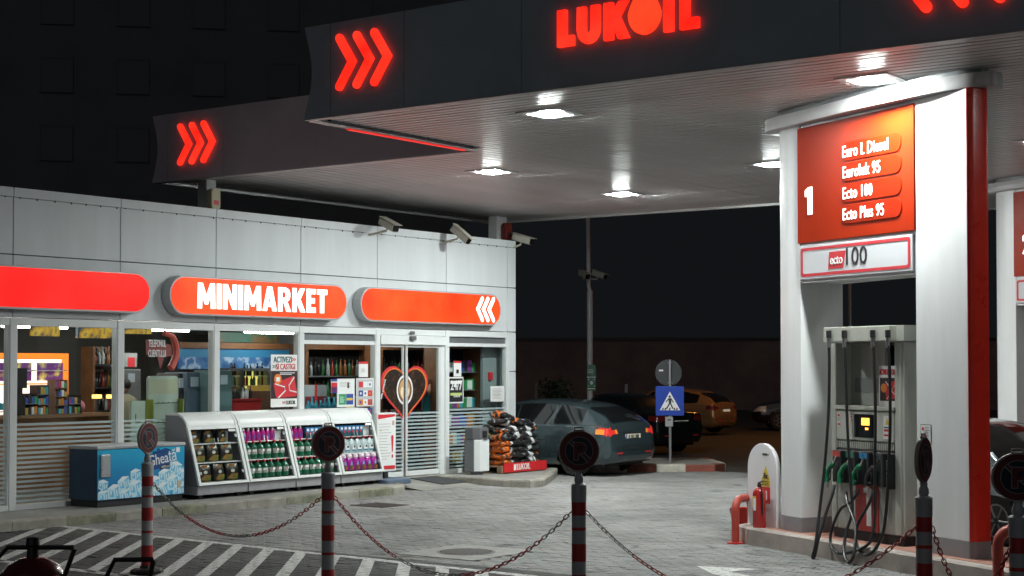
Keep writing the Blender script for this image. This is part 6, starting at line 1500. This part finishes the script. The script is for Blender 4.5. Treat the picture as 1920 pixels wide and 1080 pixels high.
def car(label, name, P, heading, paint, st=HATCH, scale=1.0, detail=True, plate_txt=None, mirror=False, rw=.32, lit_tail=False):
    t = thing(name, label, "car", P, heading - 0, None); t.scale = (scale,) * 3
    L = st[-1][0]; nx = 200 if detail and scale == 1.0 else 110; xs = []
    # finer stations at both ends
    for k in range(nx + 1):
        q = k / nx; xs.append(L * (q - .0 + .5 * (0)) if True else 0)
    xs = sorted(set([st[0][0], .015, .03, .05, .07, .09, .12] + [x for x in xs if x > .14 and x < L - .1] + [L - .09, L - .06, L - .03, L]))
    def interp(x):
        for i in range(len(st) - 1):
            if st[i][0] <= x <= st[i + 1][0]: break
        a, b = st[i], st[i + 1]; h = b[0] - a[0]; q = (x - a[0]) / h
        out = []
        for c in range(1, 6):
            ma = (b[c] - st[max(i - 1, 0)][c]) / (b[0] - st[max(i - 1, 0)][0]) if i > 0 else (b[c] - a[c]) / h
            j = min(i + 2, len(st) - 1); mb = (st[j][c] - a[c]) / (st[j][0] - a[0])
            lim = 1.6 * abs(b[c] - a[c]) / h + .02
            ma = max(-lim, min(lim, ma)); mb = max(-lim, min(lim, mb))
            q2, q3 = q * q, q ** 3
            out.append((2 * q3 - 3 * q2 + 1) * a[c] + (q3 - 2 * q2 + q) * h * ma + (-2 * q3 + 3 * q2) * b[c] + (q3 - q2) * h * mb)
        return out
    def section(x):
        zb, zl, zr, wb, wr = interp(x)
        key = [(0, zb), (wb * .86, zb), (wb * .965, zb + .10), (wb, zb + (zl - zb) * .45), (wb * .985, zb + (zl - zb) * .78), (wb * .95, zl), (wr + (wb * .95 - wr) * .06, zr - (zr - zl) * .13), (wr * .86, zr - .005), (wr * .45, zr + .022), (0, zr + .03)]
        n = [2, 2, 5, 5, 5, 14, 3, 4, 4]; pts = []
        for i in range(9):
            for k in range(n[i]):
                q = k / n[i]; pts.append((key[i][0] + (key[i + 1][0] - key[i][0]) * q, key[i][1] + (key[i + 1][1] - key[i][1]) * q))
        pts.append(key[-1]); return pts, (zl, zr)
    secs = [section(x) for x in xs]; npt = len(secs[0][0])
    wx = (.86, L - .86); parts = {}
    def cls(x, y, z, zl, zr, dx):
        ay = abs(y)
        if z < .62 and ay > .6 and any((x - c) ** 2 + (z - rw + .01) ** 2 < (rw + .055) ** 2 for c in wx): return None
        if .13 < x < .66 and zr - zl > .05 and z > zl + .07 and z < 1.33 and ay < .60 - .12 * (z - 1): return "rear_window"
        if L - 1.72 < x < L - 1.05 and z > zl + .055 and ay < .60 and zr < 1.40: return "windscreen"
        if z > zl + .035 and z < zr - .07 and ay > .52 and zr - zl > .16:
            if .50 < x < .68 or 1.36 < x < 1.42 or 2.25 < x < 2.30: return "body"
            if .68 < x < L - 1.25 - (z - zl) * 1.5: return "side_window"
        if x < .34 and .80 < z < .93 and ay > .50: return "tail_red" if (x + (.7 - ay) * .3 < .10 or z > .9) else "tail_amber"
        if x > L - .42 and .62 < z < .80 and ay > .44: return "head"
        return "body"
    for sgn in (1, -1):
        for i in range(len(xs) - 1):
            for j in range(npt - 1):
                q = [(xs[i], secs[i][0][j]), (xs[i + 1], secs[i + 1][0][j]), (xs[i + 1], secs[i + 1][0][j + 1]), (xs[i], secs[i][0][j + 1])]
                pts = [(x, sgn * p[0], p[1]) for x, p in q]
                cx = sum(p[0] for p in pts) / 4; cy = sum(p[1] for p in pts) / 4; cz = sum(p[2] for p in pts) / 4
                k = cls(cx, cy, cz, (secs[i][1][0] + secs[i + 1][1][0]) / 2, (secs[i][1][1] + secs[i + 1][1][1]) / 2, 0)
                if k is None: continue
                if k in ("side_window", "tail_red", "tail_amber", "head"): k = (k, sgn)
                else: k = (k, 0)
                parts.setdefault(k, []).append(pts)
    mats = {"body": paint, "rear_window": CGL, "windscreen": CGL, "side_window": CGL, "tail_red": TAILR if lit_tail else TAILD, "tail_amber": TAILO if lit_tail else TAILD, "head": M("head_lamp", (.5, .5, .52), .12, coat=.8)}
    names = {"tail_red": "tail_lamp", "tail_amber": "indicator_lamp", "head": "headlight"}
    for (k, s), fs in parts.items():
        m = MB()
        for f in fs:
            try: m.face(f)
            except Exception: pass
        bmesh.ops.remove_doubles(m.bm, verts=m.bm.verts[:], dist=.0008)
        if k == "body":
            for xe in (0, -1):
                sec = secs[xe][0]; m.face([(xs[xe], y, z) for y, z in sec] + [(xs[xe], -y, z) for y, z in sec[::-1][1:-1]])
        m.build(names.get(k, k), mats[k], t, smooth=True)
    box("underbody", .25, L - .3, -.70, .70, .20, .60, BLACK, t)
    for c in wx:
        for s in (1, -1):
            m = MB(); m.lathe([(rw * .62, -.10), (rw - .03, -.10), (rw, -.07), (rw, .07), (rw - .03, .10), (rw * .62, .10)], (c, s * .745, rw), 28, 'y')
            w_ = m.build("wheel", TYRE, t, smooth=True)
            m = MB(); m.lathe([(.02, .0), (rw * .60, -.0), (rw * .64, .02 * s)], (c, s * .83, rw), 24, 'y'); m.build("rim", BLACK, w_)
            m = MB()
            for a in range(6):
                an = a * PI / 3; m.tube([(c + .04 * math.cos(an), s * .842, rw + .04 * math.sin(an)), (c + rw * .6 * math.cos(an), s * .842, rw + rw * .6 * math.sin(an))], .02, 5)
            m.tube([(c + rw * .6 * math.cos(a * PI / 10), s * .84, rw + rw * .6 * math.sin(a * PI / 10)) for a in range(20)], .016, 5, closed=True); m.build("spokes", RIM, w_)
    if detail:
        m = MB(); m.box(.085, .10, -.26, .26, .735, .85); 
        pl = box("number_plate", .022, .035, -.26, .26, .70, .81, M("plate_white_glow", (.6, .58, .5), .4, emit=(1, .9, .7), es=.25), t)  # plate lamps' light put into the plate as weak warm emission
        box("blue_band", .020, .022, .22, .26, .70, .81, PBLUE, pl)
        if plate_txt: text(plate_txt, .105, PRINTK, pl, (.018, -.015, .755), rot=(PI / 2, 0, -PI / 2), off=.02, sx=.78)
        box("plate_recess", .035, .05, -.34, .34, .68, .84, BLACK, t)
        m = MB(); m.tube([(.005, y, .50) for y in (-.5, -.3, .3, .5)], .008, 5); m.build("bumper_line", BLACK, t)
        for s in (1, -1): box("reflector", -.004, .02, s * .50 - .10, s * .50 + .10, .44, .47, PRINTR, t)
        m = MB()
        for s in (1, -1):
            m.tube([(1.55, s * .868, .70), (1.70, s * .880, .71), (1.73, s * .875, .71)], .012, 6); m.tube([(2.62, s * .868, .70), (2.77, s * .880, .71), (2.80, s * .875, .71)], .012, 6)
        dh = m.build("door_handle", paint, t); tag(dh, kind="stuff")
        m = MB()
        for s in (1, -1):
            for x in (1.40, 2.42):
                m.tube([(x, s * (.862), .36), (x, s * .872, .60), (x, s * .855, .93)], .0035, 4)
        m.build("door_seam", BLACK, t)
    for s in (1, -1):
        m = MB(); m.ball((L - 1.55, s * .95, .99), .07, .10, .065, 10, 6); m.tube([(L - 1.5, s * .84, .95), (L - 1.53, s * .92, .97)], .018, 6); m.build("wing_mirror", paint, t, smooth=True)
    return t
def paintm(name, c): 
    m = M(name, c, .24, metal=.6, coat=.9); return m
def car_at(px, Y, heading_deg, *a, **k):
    """rear bumper centre at this place"""
    P = Vector(((px - 960) / FPX * Y, Y, 0)); return P
TEAL = paintm("teal_car_paint", (.072, .105, .118))
car("teal five door hatchback parked with its rear to the forecourt behind the middle post", "parked_car", car_at(1189, 30.9, 0), math.radians(143), TEAL, plate_txt="B 243 OBR", lit_tail=True)
SED = [(0, .40, .60, .62, .62, .5), (.03, .32, .78, .82, .76, .62), (.10, .27, .95, .99, .83, .72), (.45, .24, .98, 1.02, .86, .72), (.75, .23, .99, 1.08, .865, .66), (1.2, .22, .98, 1.36, .865, .60), (1.6, .21, .965, 1.42, .865, .58), (2.2, .2, .95, 1.43, .865, .58), (2.6, .2, .94, 1.38, .86, .58), (3.1, .2, .93, 1.17, .86, .62), (3.5, .2, .92, .985, .85, .68), (3.8, .2, .88, .93, .84, .68), (4.2, .23, .79, .83, .80, .62), (4.4, .28, .66, .69, .72, .56), (4.49, .38, .55, .57, .58, .46)]
car("dark saloon parked beyond the crossing sign", "parked_car", car_at(1278, 38.5, 0), math.radians(132), paintm("dark_car_paint", (.018, .02, .022)), st=SED, plate_txt="B 99 LUK")
ORANGE = paintm("ochre_car_paint", (.60, .36, .16))
car("small hatchback lit orange by a street lamp, behind the crossing sign", "parked_car", car_at(1363, 50.0, 0), math.radians(146), ORANGE, scale=.97)
car("dark car far back beside the left edge of the white column", "parked_car", car_at(1645, 54.0, 0), math.radians(178), paintm("black_car_paint", (.02, .016, .014)))
sil = I.loc(Vector((6.35, 19.6, 0)))
Pw = I.w(-2.55, 2.95, 0)
car("silver blue car parked beyond the pump island, mostly hidden by the column", "parked_car", Pw, I.a, paintm("silver_car_paint", (.34, .40, .43)), detail=False)
# red foam or card in the teal car window, pale cloth in the hatch are left to the glass reflections

# ------------------------------------------------------------------ crossing sign, lamp pole, posts
GALV = M("galvanised", (.30, .30, .31), .45, metal=.6, var=.1, vs=10)
b = zat(1257, 868, .15)
cs = thing("crossing_sign", "blue square pedestrian crossing sign on a grey pole on the kerbed refuge", "road sign", (b.x, b.y, .15), 0)
k_ = b.y / FPX; zz = lambda y: CAM_H - (y - 688.5) * k_ - .15; xx = lambda x: (x - 960) * k_ - b.x
m = MB(); m.tube([(0, .03, 0), (0, .03, zz(674))], .03, 10); m.build("pole", GALV, cs, smooth=True)
box("panel", xx(1229), xx(1282), -.02, .0, zz(779), zz(724), M("sign_blue", (.012, .05, .36), .4, emit=None), cs, bevel=.004)
m = MB(); m.face([(xx(1236.5), -.023, zz(769)), (xx(1275), -.023, zz(769)), (xx(1255.5), -.023, zz(734))]); m.build("white_triangle", PRINTW, cs)
m = MB(); cxm = xx(1255.5)
m.lathe([(.024, 0), (.024, .002)], (cxm - .004, -.027, zz(743.5)), 12, 'y')
def blk(pts): m.face([(cxm + x, -.027, zz(769) + z) for x, z in pts])
blk([(-.028, .245), (.032, .25), (.028, .14), (-.022, .13)]); blk([(-.022, .14), (.012, .14), (-.055, .03), (-.085, .03)]); blk([(.0, .15), (.028, .14), (.075, .03), (.045, .03)]); blk([(-.028, .245), (-.018, .22), (-.08, .16), (-.09, .175)]); blk([(.030, .245), (.022, .22), (.065, .15), (.08, .165)])
for x in (-.15, -.10, -.01, .085, .135): blk([(x - .012, .004), (x + .018, .004), (x + .026, .05), (x + .002, .05)])
m.build("walking_figure", PRINTK, cs)
rs = thing("round_sign", "back of a round grey road sign above the blue crossing sign", "road sign", (b.x, b.y + .05, .15), 0)
m = MB(); m.lathe([(.27, 0), (.275, .006), (.27, .012)], (xx(1254), .03, zz(699)), 36, 'y'); m.build("disc", M("sign_back", (.035, .037, .04), .6), rs)
box("bracket", -.04, .04, -.04, .03, zz(680) - .01, zz(680) + .01, GALV, rs); box("bracket", -.04, .04, -.04, .03, zz(718) - .01, zz(718) + .01, GALV, rs); box("sticker", xx(1236), xx(1244), .026, .0295, zz(696), zz(693), PRINTW, rs)
pl_ = box("pole_plate", xx(1247), xx(1261), -.03, -.005, zz(799), zz(781), M("plate_grey", (.3, .3, .3), .5), None); pl_.location = (b.x, b.y, .15); tag(pl_, "small grey plate on the pole under the crossing sign", "plate")
m = MB(); m.tube([(xx(1251), -.034, zz(787)), (xx(1257), -.034, zz(787))], .012, 5); m.build("print", PRINTK, pl_)

Y = 40.0; s_ = Y / FPX; X = (1106 - 960) * s_; zz2 = lambda y: CAM_H - (y - 688.5) * s_
lpz = thing("camera_pole", "tall pale steel pole with two cameras behind the teal car", "pole", (X, Y, 0), 0)
m = MB(); m.tube([(.0, 0, 0), (.0, 0, zz2(545))], .075, 14); m.tube([(0, 0, zz2(545)), (-.03, 0, zz2(536)), (-.07, 0, 7.4)], .05, 12); m.build("mast", M("mast_paint", (.62, .58, .60), .45, var=.08, vs=6), lpz, smooth=True)
for (x, y, az, lab_) in ((1095, 516, math.radians(-62), "left one of the two pale cameras on the tall pole"), (1123, 516, math.radians(-32), "right one of the two pale cameras on the tall pole")):
    P = Vector(((x - 960) * s_, Y - .12, zz2(y)))
    arm = Matrix.Rotation(-az, 3, 'Z') @ (Vector((X - .06, Y, zz2(524))) - P)
    bullet_cam("c", lab_, P, az, math.radians(18), arm, L=.36)
gs = thing("assembly_sign", "narrow green assembly point sign fixed to the tall pole", "sign", ((1108.5 - 960) * s_, Y - .10, zz2(708)), 0)
w, h = 8.3 * s_, 24 * s_
box("panel", -w, w, 0, .02, -h, h, M("sign_green", (.02, .17, .10), .45), gs); box("divider", -w, w, -.003, 0, .0, .025, PRINTW, gs)
lines(gs, -w + .02, w - .02, .10, .22, 3, PRINTW, .3); m = MB(); m.prism(ellipse(0, -.13, .04, .05, 10), -.004, -.001); m.build("figure", PRINTW, gs); lines(gs, -w + .02, w - .02, -h + .02, -h + .07, 1, PRINTW, .4)
for sx_ in (-1, 1):
    for sz_ in (-.05, -.21): box("arrow", sx_ * .07 - .012, sx_ * .07 + .012, -.004, -.001, sz_ - .012, sz_ + .012, PRINTW, gs)
for (x, ytop, Y, lab_, c) in ((1174, 720, 44.0, "short pale bollard post behind the teal car roof", (.34, .33, .33)), (1005, 718, 42.0, "short grey post in the dark right of the shop corner", (.12, .11, .10))):
    k_ = Y / FPX; m = MB(); m.tube([(0, 0, 0), (0, 0, CAM_H - (ytop - 688.5) * k_)], .045, 10); o = m.build("bollard", M("bollard_%d" % x, c, .6)); o.location = ((x - 960) * k_, Y, 0); tag(o, lab_, "bollard")

# ------------------------------------------------------------------ planting and dark surroundings
def leaf_cloud(m, c, r, n, size, rr, squash=1.0):
    for _ in range(n):
        d = Vector((rr.gauss(0, 1), rr.gauss(0, 1), rr.gauss(0, 1))).normalized() * (rr.random() ** .45)
        p = Vector(c) + Vector((d.x * r[0], d.y * r[1], d.z * r[2]))
        a = Vector((rr.gauss(0, 1), rr.gauss(0, 1), rr.gauss(0, 1))).normalized(); b_ = a.cross(Vector((rr.gauss(0, 1), rr.gauss(0, 1), rr.gauss(0, 1)))).normalized()
        s = size * rr.uniform(.6, 1.4)
        m.face([p - a * s, p + b_ * s * .45, p + a * s, p - b_ * s * .45])
LEAF = [M("leaf_dark", (.014, .020, .012), .8, spec=.1), M("leaf_mid", (.022, .030, .016), .8, spec=.1), M("leaf_brown", (.06, .04, .025), .6)]
def shrub(name, label, cat, P, w, h, n, size, seed, tree=False, trunk_h=0.4, mats=LEAF):
    rr = random.Random(seed); t = thing(name, label, cat, P, 0)
    m = MB()
    for k in range(9 if not tree else 16):
        a = rr.uniform(0, 2 * PI); q = rr.random(); m.mi = rr.choice([0, 0, 1]); rad = w * .5 * (1 - .5 * q if not tree else 1) * rr.uniform(.2, .75)
        c = (math.cos(a) * rad, math.sin(a) * rad, trunk_h + (h - trunk_h) * (.12 + .76 * q)); leaf_cloud(m, c, (w * .26, w * .26, h * (.20 if not tree else .16)), n, size, rr)
    m.build("crown" if tree else "foliage", mats, t)
    m = MB(); m.tube([(0, 0, 0), (.03, 0, trunk_h), (0, .05, h * .6)], .05 if not tree else .16, 8, r1=.03)
    for k in range(4):
        a = k * 1.7; m.tube([(0, 0, trunk_h), (math.cos(a) * w * .2, math.sin(a) * w * .2, h * .6)], .03 if not tree else .08, 6, r1=.012)
    m.build("stem" if not tree else "trunk", M("bark", (.05, .04, .03), .9), t); return t
def at_px(px, Y): return Vector(((px - 960) / FPX * Y, Y, 0))
shrub("evergreen_shrub", "dim conical evergreen shrub right of the shop corner", "shrub", at_px(1046, 46), 1.5, 2.35, 150, .075, 3, mats=[M("conifer_dark", (.03, .05, .03), .7), M("conifer_mid", (.045, .07, .04), .7)])
for k, (px, Y, w_, h_, sd, lab_) in enumerate(((1640, 72, 5, 3.2, 9, "dark tree glimpsed through the opening of the pump column"),)):
    shrub("dark_tree", lab_, "tree", at_px(px, Y), w_, h_, 130, .22, sd, True, h_ * .25)
# buildings lost in the dark
NIGHTW = M("night_facade", (.115, .12, .125), .85, var=.2, vs=.3); NIGHTG = M("night_window", (.102, .106, .112), .7)
def block(label, P, rz, w, d, h, nx, nz):
    t = thing("apartment_building", label, "building", P, rz)
    box("wall", 0, w, 0, d, 0, h, NIGHTW, t); box("roof", -.3, w + .3, -.3, d + .3, h, h + .35, DARK, t)
    for i in range(nx):
        for k in range(nz):
            x = w * (i + .5) / nx; z = 1.6 + (h - 2) * k / nz + .6
            f = MB(); f.box(x - .75, x + .75, -.08, -.002, z - .08, z); f.box(x - .75, x - .68, -.05, -.002, z, z + 1.5); f.box(x + .68, x + .75, -.05, -.002, z, z + 1.5); f.box(x - .75, x + .75, -.05, -.002, z + 1.5, z + 1.58)
            f = f.build("window", M("night_frame", (.112, .117, .122), .85), t); box("pane", x - .68, x + .68, -.03, -.004, z, z + 1.5, NIGHTG, f)
block("unlit apartment block far behind the shop roof, lost in the dark", (-26, 72, 0), math.radians(8), 24, 12, 24, 7, 7)
wl = thing("boundary_wall", "long dim reddish wall far behind the parked cars", "wall", (-4, 78, 0), 0)
box("wall", 0, 60, 0, .4, 0, 3.4, M("red_render", (.20, .135, .125), .9, var=.3, vs=.4), wl); box("coping", -.1, 60.1, -.06, .46, 3.4, 3.55, DARK, wl)
# sodium street lamp that lights the cars beyond, standing behind the white column
st = thing("street_lamp", "street lamp with orange sodium light, hidden behind the pump column", "street lamp", (9.9, 46.5, 0), 0)
m = MB(); m.tube([(0, 0, 0), (0, 0, 6.6), (-.2, .2, 7.0), (-1.0, .9, 7.2)], .07, 10, r1=.04); m.build("mast", GALV, st, smooth=True)
box("head", -1.35, -.85, .75, 1.05, 7.16, 7.30, GREY, st); box("lens", -1.30, -.90, .79, 1.01, 7.12, 7.158, M("sodium_lens", (1, .5, .1), .4, emit=(1, .36, .05), es=540), st)

# ------------------------------------------------------------------ lettering becomes plain mesh
bpy.context.view_layer.update()
dg = bpy.context.evaluated_depsgraph_get()
for o in [x for x in COL.objects if x.type == 'FONT']:
    me = bpy.data.meshes.new_from_object(o.evaluated_get(dg))
    n = bpy.data.objects.new("lettering", me); COL.objects.link(n); n.parent = o.parent
    n.location = o.location; n.rotation_euler = o.rotation_euler; n.scale = o.scale
    if o.name in FITS:
        xs = [v.co.x for v in me.vertices]; n.scale = (FITS[o.name] / max(1e-4, max(xs) - min(xs)), 1, 1)
    for c in list(o.children): c.parent = n
    bpy.data.objects.remove(o)
